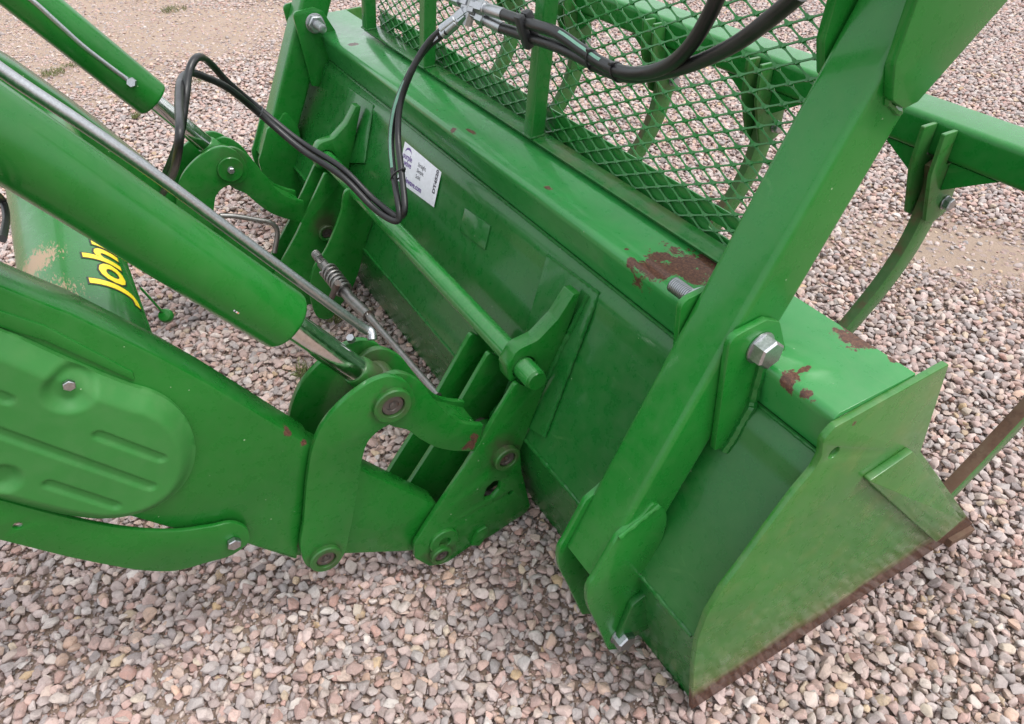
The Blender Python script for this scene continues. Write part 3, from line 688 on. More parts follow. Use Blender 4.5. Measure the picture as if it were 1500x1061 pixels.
# ================================================================== THE GRAPPLE FRAME (posts bolted to the bucket)
graf = thing('grapple_mount', 'green grapple mount of two leaning posts bolted to the bucket ears', 'grapple mount', (CP, .5, .1))
A0 = on((870, 850), 0, PX1); A1 = on((1240, 200), 0, PX1)
pdv = Vector((A1.y - A0.y, A1.z - A0.z)).normalized(); pn = Vector((pdv.y, -pdv.x))     # pn: towards +Y
a0 = Vector((A0.y, A0.z))
def pz(t, w): return a0 + pdv * t + pn * w
def rounded_tube(name, parent, c0, c1, ex, ey, w, h, r, mat, wall=None):
    """square tube from c0 to c1, section w along ex, h along ey, corner radius r"""
    ex = Vector(ex).normalized(); ey = Vector(ey).normalized(); bm = bmesh.new()
    sec = fillet([(-w / 2, -h / 2, r), (w / 2, -h / 2, r), (w / 2, h / 2, r), (-w / 2, h / 2, r)], 6)
    def ring(c, sec): return [bm.verts.new(Vector(c) + ex * p[0] + ey * p[1]) for p in sec]
    r0, r1 = ring(c0, sec), ring(c1, sec); n = len(sec)
    for k in range(n): bm.faces.new((r0[k], r0[(k + 1) % n], r1[(k + 1) % n], r1[k]))
    if wall:
        sec2 = [p * (1 - 2 * wall / w) for p in sec]; i0, i1 = ring(c0, sec2), ring(c1, sec2)
        for k in range(n):
            bm.faces.new((i0[k], i1[k], i1[(k + 1) % n], i0[(k + 1) % n])); bm.faces.new((r0[k], i0[k], i0[(k + 1) % n], r0[(k + 1) % n])); bm.faces.new((r1[k], r1[(k + 1) % n], i1[(k + 1) % n], i1[k]))
    else: bm.faces.new(r0[::-1]); bm.faces.new(r1)
    return link(name, from_bm(bm), mat, parent)
PW, PD = PX1 - PX0, .100
b0, b1 = pz(.0, PD / 2), pz(1.45, PD / 2); xm = (PX0 + PX1) / 2
post = rounded_tube('post', graf, (xm, b0.x, b0.y), (xm, b1.x, b1.y), (1, 0, 0), (0, pn.x, pn.y), PW, PD, .013, M_post, wall=.008)
mirror_copy(post, CP)
foot_px = cat([(905, 788, 'c'), (940, 758), (963, 738), (974, 747), (972, 785), (957, 815), (944, 840), (939, 885), (934, 925), (918, 948), (892, 953, 'c'), (875, 915), (861, 884), (862, 862), (872, 845, 'c')])
fp = plate('foot_plate', graf, PX1 + .006, .012, foot_px, M_post, bev=.002); mirror_copy(fp, CP)
fp2 = fp.copy(); COL.objects.link(fp2); fp2.location.x = -(PW + .0005); mirror_copy(fp2, CP)
p0 = on((907, 788), 0, PX1 + .007); p1 = on((966, 740), 0, PX1 + .007)
w = weld('weld_bead', graf, [p0, p0.lerp(p1, .5), p1], .004, M_post); mirror_copy(w, CP)
# upper cheek plates
ck = plate('cheek_plate', graf, PX1 + .016, .016, [(1340, -120, .01), (1345, 0), (1312, 95, .02), (1308, 148, .012), (1325, 160, .012), (1345, 150, .01), (1478, 0), (1540, -75)], M_post, bev=.002); mirror_copy(ck, CP)
ckv = ck.copy(); COL.objects.link(ckv); ckv.location.x = -(PW + .020); mirror_copy(ckv, CP)
weld('weld_bead', graf, [on(p, 0, PX1 + .001) for p in ((1336, 0), (1305, 90), (1300, 150), (1318, 166))], .005, M_post)
# bolts
bp = on((1113, 509), 0, EX + .001)
bt = bolt('bolt', graf, bp, (1, 0, 0), .044, .024, roll=.35); mirror_copy(bt, CP)
bn = bolt('nut', graf, (PX0 - .016, bp.y, bp.z), (-1, 0, 0), .052, .022, tail=.052, roll=.1); mirror_copy(bn, CP)
bq = on((908, 929), 0, PX1 + .0065)
bt2 = bolt('bolt', graf, bq, (1, 0, 0), .038, .024, roll=.6); mirror_copy(bt2, CP)

# ================================================================== EXPANDED METAL SCREEN
scr = thing('mesh_screen', 'green expanded metal screen with square posts on the bucket top', 'mesh screen', (CB, .93, .70))
TL = Vector((0, .118, 1)).normalized()          # screen leans slightly away
TNn = Vector((0, -TL.z, TL.y))                    # its face towards the tractor
BASE = Vector((0, .955, .706)); SX0, SX1 = -2.55, -.705
# bottom rail
extrude_x('bottom_rail', scr, [(.900, .714), (.905, .7165), (.948, .7165), (.952, .712)], SX0, SX1, M_rail, th=.008, side=-1)
def square_post(x, w=.038):
    c0 = Vector((x, .917, .716)); c1 = c0 + TL * .82
    o = rounded_tube('post', scr, c0, c1, (1, 0, 0), (0, TL.z, -TL.y), w, w, .005, M_mesh)
    weld('weld_bead', scr, [c0 + Vector((-w / 2, -w / 2, .002)), c0 + Vector((w / 2, -w / 2, .002)), c0 + Vector((w / 2, w / 2, .002))], .003, M_rail)
    return o
for x in (-1.487, -2.085, -2.535): square_post(x)
# strands: ribbons joining the bonds of the lattice
def strands():
    dx, dz = .0352, .0163; bm = bmesh.new(); wd, tk = .0016, .0022
    ni = int((SX1 - SX0) / dx); nj = int(.80 / dz)
    def P(i, j): return Vector((SX0 + i * dx, 0, 0)) + Vector((0, BASE.y, BASE.z)) + TL * (j * dz + .004)
    def seg(a, b, up):
        d = (b - a); L = d.length; d /= L; s = TNn.cross(d).normalized()
        # knuckle flats at both ends, thin in the middle
        pr = []
        for t, ww, off in ((0, wd * 2.3, up), (.10, wd * 2.1, up), (.26, wd, 0), (.74, wd, 0), (.90, wd * 2.1, -up), (1, wd * 2.3, -up)):
            c = a.lerp(b, t) + TNn * off; n2 = (TNn * .8 + s * .45).normalized(); s2 = d.cross(n2).normalized()
            pr.append([bm.verts.new(c + s2 * ww + n2 * tk * .5), bm.verts.new(c - s2 * ww + n2 * tk * .5), bm.verts.new(c - s2 * ww - n2 * tk * .5), bm.verts.new(c + s2 * ww - n2 * tk * .5)])
        for q, r in zip(pr, pr[1:]):
            for k in range(4): bm.faces.new((q[k], q[(k + 1) % 4], r[(k + 1) % 4], r[k]))
    for i in range(ni):
        for j in range(nj):
            if (i + j) % 2 == 0:
                seg(P(i, j), P(i + 1, j + 1), .0006)
                if j > 0: seg(P(i, j), P(i + 1, j - 1), -.0006)
                # next node's pair
    return from_bm(bm)
o = link('expanded_metal', strands(), M_mesh, scr, smooth=False)
def frame_strip():
    mm = frame_mat(Vector((0, .962, .700)), (1, 0, 0), TL)
    ol = [(SX0, -.012), (SX1, -.012), (SX1, .068), (SX0, .068)]
    hs_ = [fillet([(x - .036, .020, .006), (x + .036, .020, .006), (x + .036, .036, .006), (x - .036, .036, .006)]) for x in (-.885, -2.40)]
    me = flat_mesh([Vector(p) for p in ol], .002, [[tuple(p) for p in h] for h in hs_], bev=.0008); me.transform(mm)
    return link('frame_strip', me, M_mesh, scr)
frame_strip()

# ================================================================== GRAPPLE CLAMP: beam and tines
cl = thing('grapple_clamp', 'green square beam with curved rusty-edged tines reaching down behind the mesh', 'grapple clamp', (CB, 1.6, .7))
BY, BZ = 1.55, .816
rounded_tube('beam', cl, (-3.0, BY + .055, BZ - .037), (-.02, BY + .055, BZ - .037), (0, 1, 0), (0, 0, 1), .115, .080, .016, M_beam)
tine_c = [(1.572, .735), (1.588, .69), (1.592, .64), (1.575, .54), (1.535, .455), (1.470, .375), (1.39, .295), (1.30, .215), (1.215, .150)]
def tine(x):
    P = [Vector((0, a, b)) for a, b in tine_c]; P = smooth_path(P, 4); n = len(P); l, r = [], []
    for i, p in enumerate(P):
        t = (P[min(i + 1, n - 1)] - P[max(i - 1, 0)]).normalized(); nn = Vector((0, -t.z, t.y)); w = .036 * (1 - .55 * i / n)
        l.append((p + nn * w).yz); r.append((p - nn * w).yz)
    tip = P[-1] + (P[-1] - P[-2]) * 3
    me = flat_mesh([v for v in l] + [tip.yz] + r[::-1], .013, bev=.0015); me.transform(Matrix.Translation((x, 0, 0)) @ M_YZ)
    t_ = link('tine', me, M_tine, cl)
    # inner edge worn to rusty steel
    me.materials.append(M_rust if x > -.5 else M_worn)
    for p in me.polygons:
        if p.normal.y < -.35 and abs(p.normal.x) < .5: p.material_index = 1
    for s in (-1, 1):
        plate('tine_bracket', cl, x + s * .024 + (.005), .010, [(1.503, .812, .003), (1.546, .812, .003), (1.546, .737), (1.605, .737), (1.620, .68, .01), (1.620, .605, .01), (1.575, .585, .01), (1.548, .600, .01), (1.506, .72)], M_tine, px=False)
    for s in (-1, 1):
        bm = bmesh.new()
        a = [Vector((x + s * .031, 1.556, .7385)), Vector((x + s * .14, 1.556, .7385)), Vector((x + s * .12, 1.556, .728)), Vector((x + s * .031, 1.556, .675))]
        f = [bm.verts.new(v) for v in a] + [bm.verts.new(v + Vector((0, .010, 0))) for v in a]
        for q in ((0, 1, 2, 3), (7, 6, 5, 4), (0, 4, 5, 1), (1, 5, 6, 2), (2, 6, 7, 3), (3, 7, 4, 0)): bm.faces.new([f[k] for k in q])
        link('gusset', from_bm(bm), M_beam, cl)
    bolt('bolt', cl, (x + .030, 1.595, .635), (1, 0, 0), .026, .016, roll=.3)
TX = (-.448, -.862, -1.375, -1.80, -2.27, -2.72)
for x in TX: tine(x)

# ================================================================== TOOL CARRIER
CC = -1.630                                            # middle plane of the loader
car = thing('tool_carrier', 'green quick-attach carrier with torque tube and pierced plates against the bucket', 'tool carrier', (CC, .5, .1))
TY, TZ = .606, .452
tube('torque_tube', car, [(2 * CC + .975, TY, TZ), (-.975 - .003, TY, TZ), (-.975, TY, TZ)], [.0240, .0240, .022], M_tube, 30)
lathe('end_pin', car, [(-.03, .0225), (.0, .0225), (.004, .020), (.004, 0)], (-.972, TY, TZ), (1, 0, 0), M_dark)
hy = lambda p: on(p, 0, -1.0)
up_pin = hy((739, 668)); lo_pin = hy((643, 808)); top_pin = on((575, 594), 0, -.98); bot_pin = on((477, 818), 0, -.98)
p3_px = [(757, 560, .01), (768, 566), (790, 556, .01), (803, 553, .01), (797, 570, .02), (762, 660, .02), (764, 690, .02), (777, 742, .01), (770, 752, .01), (748, 766, .02), (720, 785, .02), (690, 800, .02), (655, 824, .02), (630, 830, .02), (608, 818, .02), (607, 798, .02), (628, 765), (683, 683)]
e0 = hy((722, 715))
holes = [circle(up_pin.y, up_pin.z, .020, 24)]
sl = [hy(p) for p in ((708, 730), (713, 715), (724, 705), (735, 704), (732, 718), (722, 730), (710, 733))]
holes.append(fillet([(q.y, q.z, .008) for q in sl]))
q = hy((748, 722)); holes.append(circle(q.y, q.z, .0065, 14))
p3 = plate('carrier_plate', car, -1.0, .013, p3_px, M_dark, holes=holes, bev=.0015)
p2 = plate('carrier_plate', car, -1.0, .013, p3_px, M_dark)
p2.location.x = -.115
for xx in (-1.195,):
    q = p2.copy(); COL.objects.link(q); q.location.x = xx + 1.0
# far side plates
for xx in (-2.235, -2.150):
    q = p2.copy(); COL.objects.link(q); q.location.x = xx + 1.0
plate('latch_plate', car, -1.955, .013, cat([(510, 278), (500, 312), (489, 342), (476, 370), (461, 392), (455, 415), (457, 445), (467, 466), (482, 468), (497, 450), (515, 425, 'c'), (525, 400), (535, 360), (545, 310), (530, 282)]), M_dark)
boss(car, up_pin.y, up_pin.z, -1.0, .031, .020, .016)
boss(car, up_pin.y, up_pin.z, -2.150, .027, .018, .014)
lathe('collar', car, [(-.002, .020), (.004, .020), (.004, .0)], (-1.0, up_pin.y, up_pin.z), (1, 0, 0), M_pin) if False else None
lp = hy((652, 790)); boss(car, lp.y - .004, lp.z, -1.0, .036, .014, .008, pin=False); boss(car, lo_pin.y, lo_pin.z, -.994, .026, .017, .012)
q = hy((698, 795)); plate('lug', car, -.990, .010, [(690, 800, .004), (700, 780, .008), (714, 772, .004), (716, 782, .004), (703, 800, .004)], M_dark)
# latch rod and springs
ra, rb = Vector((-1.945, .47, .225)), None
L0 = on((480, 395), 1, .45); L1 = on((515, 440), 1, .46); L2 = on((540, 463), 1, .47); L3 = on((642, 580), 1, .48)
sp_path = []
turns = 7
for k in range(turns * 14 + 1):
    t = k / (turns * 14); c = L0.lerp(L1, t * .72); a = 2 * math.pi * t * turns; d = (L2 - L0).normalized(); u = d.cross(Vector((0, 0, 1))).normalized(); v = d.cross(u)
    sp_path.append(c + (u * math.cos(a) + v * math.sin(a)) * .0225)
tube('latch_spring', car, sp_path, .0042, M_steel, 7)
tube('latch_rod', car, [L0.lerp(L2, -.15), L1, L2], [.0155, .0155, .0145], M_steel, 16)
tube('latch_rod', car, [L2 - (L3 - L2).normalized() * .03, L2, L2.lerp(L3, .15), L3], [.0120, .0110, .0085, .0085], M_steel, 14)
lathe('washer', car, [(0, 0), (0, .017), (.002, .017), (.002, 0)], L2, (L2 - L1), M_pin)
for t in (.55, 1.02): bolt('bolt', car, L1.lerp(L2, t) + Vector((0, -.004, .006)), (.2, -.7, .7), .011, .006, M_steel, washer=False)
S0 = on((462, 372), 1, .42); sp2 = []
for k in range(5 * 12 + 1):
    t = k / 60; c = S0 + Vector((.035 * t, 0, 0)); a = 2 * math.pi * 5 * t; sp2.append(c + Vector((0, math.cos(a), math.sin(a))) * .011)
tube('latch_spring', car, sp2, .002, M_steel, 6)
hpts = [on(p, 0, -2.10) for p in ((322, 316), (345, 317), (375, 322), (395, 326), (405, 335), (406, 348), (402, 370))]
tube('latch_handle', car, smooth_path(hpts, 5), .0075, M_steel, 12)
tube('latch_lever', car, [on((495, 415), 1, .44), on((484, 440), 1, .42)], [.010, .008], M_pin, 12)

# ================================================================== LINKAGES (near one, and its mirror on the far side)
def make_linkage():
    L = thing('pivot_linkage', 'near green pivot linkage between the tilt cylinder rod and the carrier', 'linkage', (-1.045, .3, .2), 'pivot linkages joining the tilt cylinders to the carrier')
    jx = cat([(441, 808), (445, 765), (452, 690), (458, 658), (472, 625), (495, 597), (525, 572), (548, 558), (570, 552), (592, 558), (606, 575), (608, 597), (595, 614), (572, 622), (552, 634), (538, 650), (531, 672, 'c'), (522, 730), (512, 782), (503, 815), (490, 831), (470, 836), (450, 830)])
    outer = plate('guide_link', L, -.984, .013, jx, M_dark, bev=.002)
    inner = outer.copy(); COL.objects.link(inner); inner.location.x = -.123
    # bucket link (two cheeks and a web)
    bx = cat([(546, 585), (556, 560), (582, 547), (610, 556), (634, 583), (655, 607), (668, 617), (688, 622, 'c'), (708, 623, 'c'), (700, 662, 'c'), (665, 661, 'c'), (640, 656), (615, 643), (596, 630), (575, 625), (553, 610)])
    outb = plate('bucket_link', L, -1.002, .014, bx, M_dark, bev=.002)
    inb = outb.copy(); COL.objects.link(inb); inb.location.x = -.082
    tp, up = top_pin, up_pin
    lathe('link_sleeve', L, [(0, .018), (0, .027), (.090, .027), (.090, .018)], (-1.10, up.y, up.z), (1, 0, 0), M_dark)
    # web between the cheeks along their upper edge
    bm = bmesh.new(); ed = [on(p, 0, -1.002) for p in ((640, 592), (662, 614), (705, 625))]
    top_ = [Vector((0, p.y, p.z - .012)) for p in ed]
    for xa in (-1.012, -1.088):
        pass
    rings = [[bm.verts.new(Vector((xa, p.y, p.z + dz))) for xa, dz in ((-1.010, 0), (-1.09, 0), (-1.09, -.010), (-1.010, -.010))] for p in top_[1:]]
    for a, b in zip(rings, rings[1:]):
        for k in range(4): bm.faces.new((a[k], a[(k + 1) % 4], b[(k + 1) % 4], b[k]))
    bm.faces.new(rings[0]); bm.faces.new(rings[-1][::-1]); link('link_web', from_bm(bm), M_dark, L)
    boss(L, tp.y, tp.z, -.984, .037, .0225, .010, pname='pivot_pin')
    boss(L, bot_pin.y, bot_pin.z, -.984, .033, .020, .010, pname='pivot_pin')
    lathe('washer', L, [(0, .02), (0, .036), (.006, .036), (.006, 0)], (-1.126, tp.y, tp.z), (1, 0, 0), M_dark)
    # face plate and bolt on the hidden end: shows on the mirrored copy
    lathe('pin_cap', L, [(0, .036), (-.008, .036), (-.010, .034), (-.010, 0)], (-1.120, tp.y, tp.z), (1, 0, 0), M_dark)
    bolt('bolt', L, (-1.130, tp.y, tp.z), (-1, 0, 0), .016, .008)
    return L
lk = make_linkage()
lk2 = lk.copy(); COL.objects.link(lk2); lk2.location.x = 2 * CC - lk.location.x; lk2.scale.x = -1
lk2['label'] = 'far green pivot linkage beside the looping black hoses'
for ch in lk.children:
    c = ch.copy(); COL.objects.link(c); c.parent = lk2

# ================================================================== TILT CYLINDERS
CYX = -1.046
def make_cyl():
    C_ = thing('tilt_cylinder', 'near large green tilt cylinder with chrome rod and steel line along it', 'hydraulic cylinder', (CYX, .1, .8), 'tilt cylinders of the loader')
    pin = Vector((CYX, top_pin.y, top_pin.z)); a = on((418, 470), 0, CYX); b = on((0, 196), 0, CYX)
    ax = (b - a).normalized()
    R = .0515
    prof = [(0, .018), (0, R - .007), (.0015, R - .003), (.005, R - .0006), (.009, R), (1.35, R), (1.36, R - .004), (1.36, 0)]
    lathe('barrel', C_, prof, a, ax, M_arm, 64)
    d = (a - pin); rl = d.length; axr = d.normalized()
    lathe('rod', C_, [(.055, 0), (.055, .0235), (.06, .0245), (rl + .05, .0245)], pin, axr, M_chrome, 48)
    lathe('rod_neck', C_, [(.014, .029), (.035, .0305), (.062, .0285), (.066, .0265), (.066, 0)], pin, axr, M_dark, 40)
    link('rod_eye', from_bm(lathe_bm([(-.030, .020), (-.030, .034), (-.027, .037), (.027, .037), (.030, .034), (.030, .020)], pin, (1, 0, 0), 36)), M_dark, C_)
    # steel line on the upper side
    off = ax.cross(Vector((1, 0, 0))).normalized(); off = off if off.z > 0 else -off
    def lp(t, r, sx=0.): return a + ax * t + off * r + Vector((sx, 0, 0))
    return C_, a, ax, off, R
cy, ca, cax, coff, cR = make_cyl()
c2_ = cy.copy(); COL.objects.link(c2_); c2_.location.x = 2 * CC - cy.location.x; c2_.scale.x = -1
c2_['label'] = 'far green tilt cylinder at the upper left with hex fitting near its end'
for ch in cy.children:
    c = ch.copy(); COL.objects.link(c); c.parent = c2_
# near line
nl = [on(p, 0, x) for p, x in (((-120, 8), -1.09), ((0, 102), -1.09), ((120, 182), -1.09), ((227, 256), -1.09), ((362, 356), -1.09), ((450, 421), -1.09), ((528, 478), -1.09), ((543, 486), -1.085), ((545, 498), -1.075))]
tube('steel_line', cy, smooth_path(nl, 5), .0086, M_zinc, 14)
q = on((515, 498), 0, -1.10); bolt('line_clamp', cy, q, (0.3, -.3, .9), .015, .010, washer=False)
# small striped decal on the barrel
dq = ca + cax * .105; dec_n = (Vector(CAM) - dq); dec_n -= cax * dec_n.dot(cax); dec_n.normalize()
dec_n = (Matrix.Rotation(R_(-22), 3, cax) @ dec_n)
def decal(s0, s1, mat, lift):
    bm = bmesh.new(); c = dq + dec_n * (cR + lift); tv = cax.cross(dec_n).normalized()
    vsn = []
    for v in np.linspace(-.012, .012, 9):
        k = (v + .012) / .024 * .005
        vsn.append([bm.verts.new(c + cax * u + tv * v - dec_n * (v * v / (2 * cR))) for u in (s0 + k, s1 + k)])
    for a_, b_ in zip(vsn, vsn[1:]): bm.faces.new((a_[0], a_[1], b_[1], b_[0])); return link('decal', from_bm(bm), mat, cy, smooth=False)
decal(-.006, .004, M_white, .0006); decal(-.005, -.003, M_orange, .0010); decal(.000, .002, M_blk, .0010)
# far line and fitting
fx = -2.166
fl = [on(p, 0, fx) for p in ((-60, -80), (40, -5), (80, 30), (120, 66), (160, 97), (186, 116))]
tube('steel_line', c2_, [Vector(p) for p in smooth_path(fl, 5)], .0065, M_zinc, 12)
o = bpy.data.objects['steel_line.001']
c2_ch = [o]
# parent is mirrored: undo so the line stays where it was measured
o.scale.x = -1; 
q = on((194, 121), 0, fx + .004); b_ = bolt('line_fitting', c2_, q, (.9, -.25, .3), .022, .018, washer=False); b_.scale.x = -1

# ================================================================== LOADER BOOM
boom = thing('loader_boom', 'green loader boom arm with ribbed cover and round cross tube at lower left', 'loader boom', (CC, -.1, .5))
arm_px = [(-220, 325), (0, 419), (66, 446), (105, 461), (231, 522), (303, 561), (462, 657, .006), (452, 700), (436, 822, .006), (370, 801, .03), (325, 785, .03), (255, 777, .03), (187, 757), (-220, 655)]
near = plate('arm', boom, -1.0, .078, arm_px, M_arm, bev=.007); near['label'] = 'near boom arm with rust spots by its pivot end'
tg = plate('arm_tip', boom, -1.022, .055, [(430, 640), (532, 690), (642, 742, .02), (652, 770, .02), (640, 800, .03), (600, 808, .03), (500, 812), (425, 815)], M_arm, bev=.004)
mirror_copy(near, CC)['label'] = 'far boom arm hidden behind the cylinder'
mirror_copy(tg, CC)
# folded top edge strip
tp_px = [(-200, 372), (0, 456), (66, 478), (195, 546, .004), (199, 560, .003), (66, 500), (0, 480), (-200, 395)]
plate('lap_strip', boom, -.996, .010, tp_px, M_arm, bev=.002)
# strap brace along the lower edge
strap_px = cat([(-200, 685, 'c'), (0, 733), (70, 752), (140, 768), (200, 777), (260, 779), (312, 772), (345, 767), (363, 776), (366, 791), (350, 808), (300, 826), (258, 837), (215, 837), (140, 825), (0, 792), (-200, 745, 'c')])
h_ = on((26, 771), 0, -.985)
plate('strap_brace', boom, -.985, .010, strap_px, M_arm, holes=[circle(h_.y, h_.z, .006, 14)], bev=.0025)
bolt('bolt', boom, on((342, 794), 0, -.984), (1, 0, 0), .022, .010, roll=.2, washer=False)
# cross tube
CTY, CTZ, CTR = -.116, .700, .0903
ctb = lathe('cross_tube', boom, [(0, CTR), (1.16, CTR)], (-1.05, CTY, CTZ), (-1, 0, 0), M_cross, 72)
lathe('tube_gasket', boom, [(0, CTR + .004), (.012, CTR + .004), (.014, CTR)], (-1.079, CTY, CTZ), (-1, 0, 0), M_arm, 60) if False else None
# ribbed cover as one pressed shell
cov_px = cat([(-60, 468, 'c'), (0, 486), (100, 530), (195, 568), (228, 578), (258, 597), (279, 626), (287, 658), (280, 693), (260, 722), (228, 744), (190, 757), (150, 761), (105, 757), (50, 745), (0, 733), (-60, 716, 'c')], 4)
CVX = -.988
def cover():
    ol = []
    for p in cov_px:
        w = on(p, 0, CVX); ol.append((w.y, w.z) + tuple(p[2:3]))
    ol = fillet(ol, 4); P2 = [Vector(p) for p in ol]
    dens = []
    for a, b in zip(P2, P2[1:] + P2[:1]):
        k = max(1, int((b - a).length / .006)); dens += [a.lerp(b, i / k) for i in range(k)]
    A = np.array([[p.x, p.y] for p in dens])
    ymin, ymax, zmin, zmax = A[:, 0].min(), A[:, 0].max(), A[:, 1].min(), A[:, 1].max()
    g = np.stack(np.meshgrid(np.arange(ymin, ymax, .0032), np.arange(zmin, zmax, .0032)), -1).reshape(-1, 2)
    def pd(pts, a, b):
        a, b = np.array(a), np.array(b); ab = b - a; t = np.clip(((pts - a) @ ab) / (ab @ ab + 1e-12), 0, 1); return np.linalg.norm(pts - (a + t[:, None] * ab), axis=1)
    def dist(pts):
        d = np.full(len(pts), 9.)
        for a, b in zip(A, np.roll(A, -1, 0)): d = np.minimum(d, pd(pts, a, b))
        return d
    def inside(pts):
        c = np.zeros(len(pts), bool)
        for (x1, y1), (x2, y2) in zip(A, np.roll(A, -1, 0)):
            m_ = ((y1 > pts[:, 1]) != (y2 > pts[:, 1])) & (pts[:, 0] < (x2 - x1) * (pts[:, 1] - y1) / (y2 - y1 + 1e-12) + x1); c ^= m_
        return c
    g = g[inside(g)]; dg = dist(g); g = g[dg > .0035]
    V = [Vector(p) for p in A] + [Vector(p) for p in g]; n = len(A)
    r = delaunay_2d_cdt(V, [], [list(range(n))], 1, 1e-7)
    vv = np.array([[p.x, p.y] for p in r[0]]); d = dist(vv)
    ss = lambda x: np.clip(x, 0, 1) ** 2 * (3 - 2 * np.clip(x, 0, 1))
    H = .022 * ss(d / .030) ** .8
    def cap(p, q, rad, dep, soft=.005):
        nonlocal H
        a, b = on(p, 0, CVX), on(q, 0, CVX); dd = pd(vv, (a.y, a.z), (b.y, b.z)); H = H - dep * (1 - ss((dd - rad + soft) / soft))
    cap((142, 626), (232, 660), .0095, .005); cap((-60, 600), (217, 701), .0095, .005); cap((70, 697), (166, 729), .0095, .005); cap((-60, 545), (9, 573), .010, .005)
    b = on((100, 563), 0, CVX); db = np.linalg.norm(vv - np.array([b.y, b.z]), axis=1); H = H - .014 * (1 - ss((db - .018) / .020))
    b2 = on((0, 690), 0, CVX); db = np.linalg.norm(vv - np.array([b2.y, b2.z]), axis=1); H = H - .012 * (1 - ss((db - .012) / .018))
    me = bpy.data.meshes.new('cover'); me.from_pydata([(CVX + h - .002, y, z) for (y, z), h in zip(vv, H)], [], [list(f) for f in r[2]])
    bm = bmesh.new(); bm.from_mesh(me); 
    bd = [e for e in bm.edges if e.is_boundary]; ex_ = bmesh.ops.extrude_edge_only(bm, edges=bd); 
    for v in ex_['geom']:
        if isinstance(v, bmesh.types.BMVert): v.co.x -= .012
    bmesh.ops.recalc_face_normals(bm, faces=bm.faces); bm.to_mesh(me); bm.free()
    return link('arm_cover', me, M_cover, boom)
cv = cover(); shade(cv.data, 60)
bolt('bolt', boom, on((101, 563), 0, CVX + .008), (1, 0, 0), .015, .006, roll=.3, washer=False)
# lettering on the cross tube, wrapped round it; reads towards the far side
def wrap(s, size, bold, lift, mat, x_start, ang0):
    me = text_mesh(s, size, bold, ext=.0002)
    bm = bmesh.new(); bm.from_mesh(me); bmesh.ops.triangulate(bm, faces=bm.faces)
    for _ in range(4):
        le = [e for e in bm.edges if e.calc_length() > .008]
        if not le: break
        bmesh.ops.subdivide_edges(bm, edges=le, cuts=1); bmesh.ops.triangulate(bm, faces=bm.faces)
    bm.to_mesh(me); bm.free()
    for v in me.vertices:
        u, h = (v.co.x + v.co.y * .12) * 1.40, v.co.y; th = ang0 - h / CTR; r = CTR + lift + v.co.z
        v.co = Vector((x_start - u, CTY + r * math.sin(th), CTZ + r * math.cos(th)))
    return link('lettering', me, mat, ctb, smooth=False)
LX = -1.215
wrap('John Deere', .085, .0050, .0005, M_blk, LX, R_(58)); wrap('John Deere', .085, .0022, .0012, M_yel, LX, R_(58))
# loader parking knob
kq = on((243, 463), 0, -1.32); kt = on((206, 422), 0, -1.32)
tube('knob_rod', boom, [kt, kq], .0022, M_dark, 8)
lathe('knob', boom, [(-.008, 0), (-.008, .011), (-.004, .0135), (.004, .0135), (.008, .011), (.009, .004), (.009, 0)], kq, (.6, -.3, .7), M_dark, 20)

# ================================================================== HOSES
def hose(name, label, pts, r, ends=(), mat=None, group=None):
    P = smooth_path([on(p[:2], 1, p[2]) for p in pts], 10)
    t = thing(name, label, 'hydraulic hose', P[0], group)
    tube('rubber_hose', t, P, r, mat or M_rubber, 16); return t, P
G1 = 'black hydraulic hoses looping over the carrier'
h1, P1 = hose('hydraulic_hose', 'slim black hose making the higher loop above the far linkage', [(225, 285, .12), (243, 252, .13), (262, 205, .15), (271, 150, .18), (277, 105, .21), (290, 84, .24), (308, 93, .28), (335, 122, .32), (378, 158, .38), (440, 208, .45), (500, 246, .51), (545, 290, .55), (575, 314, .575), (588, 317, .59), (593, 302, .60), (588, 250, .63), (583, 200, .66), (587, 150, .69), (606, 98, .73), (628, 62, .77), (652, 40, .80)], .0081, group=G1)
h2, P2_ = hose('hydraulic_hose', 'slim black hose in the lower loop with pale green stripe', [(238, 285, .10), (254, 252, .11), (263, 200, .13), (262, 150, .16), (265, 118, .19), (279, 107, .22), (300, 113, .25), (335, 130, .30), (378, 165, .37), (440, 218, .44), (500, 258, .50), (545, 303, .54), (572, 322, .565), (584, 322, .58), (584, 303, .59), (577, 258, .62), (573, 205, .65), (580, 155, .68), (601, 106, .73), (624, 72, .77), (655, 46, .80)], .0081, group=G1)
h3, P3_ = hose('hydraulic_hose', 'thick black hose rising steeply past the mesh screen', [(728, 18, .86), (780, 36, .86), (815, 48, .86), (850, 72, .86), (880, 92, .86), (915, 106, .855), (950, 106, .85), (985, 92, .84), (1015, 62, .83), (1040, 20, .82), (1062, -30, .81)], .0118, group='thick hoses in front of the mesh')
h4, P4_ = hose('hydraulic_hose', 'thick black hose sweeping up to the right behind the grapple post', [(725, 38, .87), (780, 56, .87), (815, 68, .87), (850, 84, .87), (885, 102, .87), (920, 112, .865), (965, 108, .86), (1020, 92, .85), (1075, 66, .83), (1125, 30, .81), (1175, -12, .79)], .0118, group='thick hoses in front of the mesh')
h5, _p5 = hose('hydraulic_hose', 'short length of black hose at the left edge below the near cylinder', [(-60, 250, -.12), (-20, 276, -.12), (2, 292, -.12), (9, 318, -.12), (4, 350, -.12)], .0042)
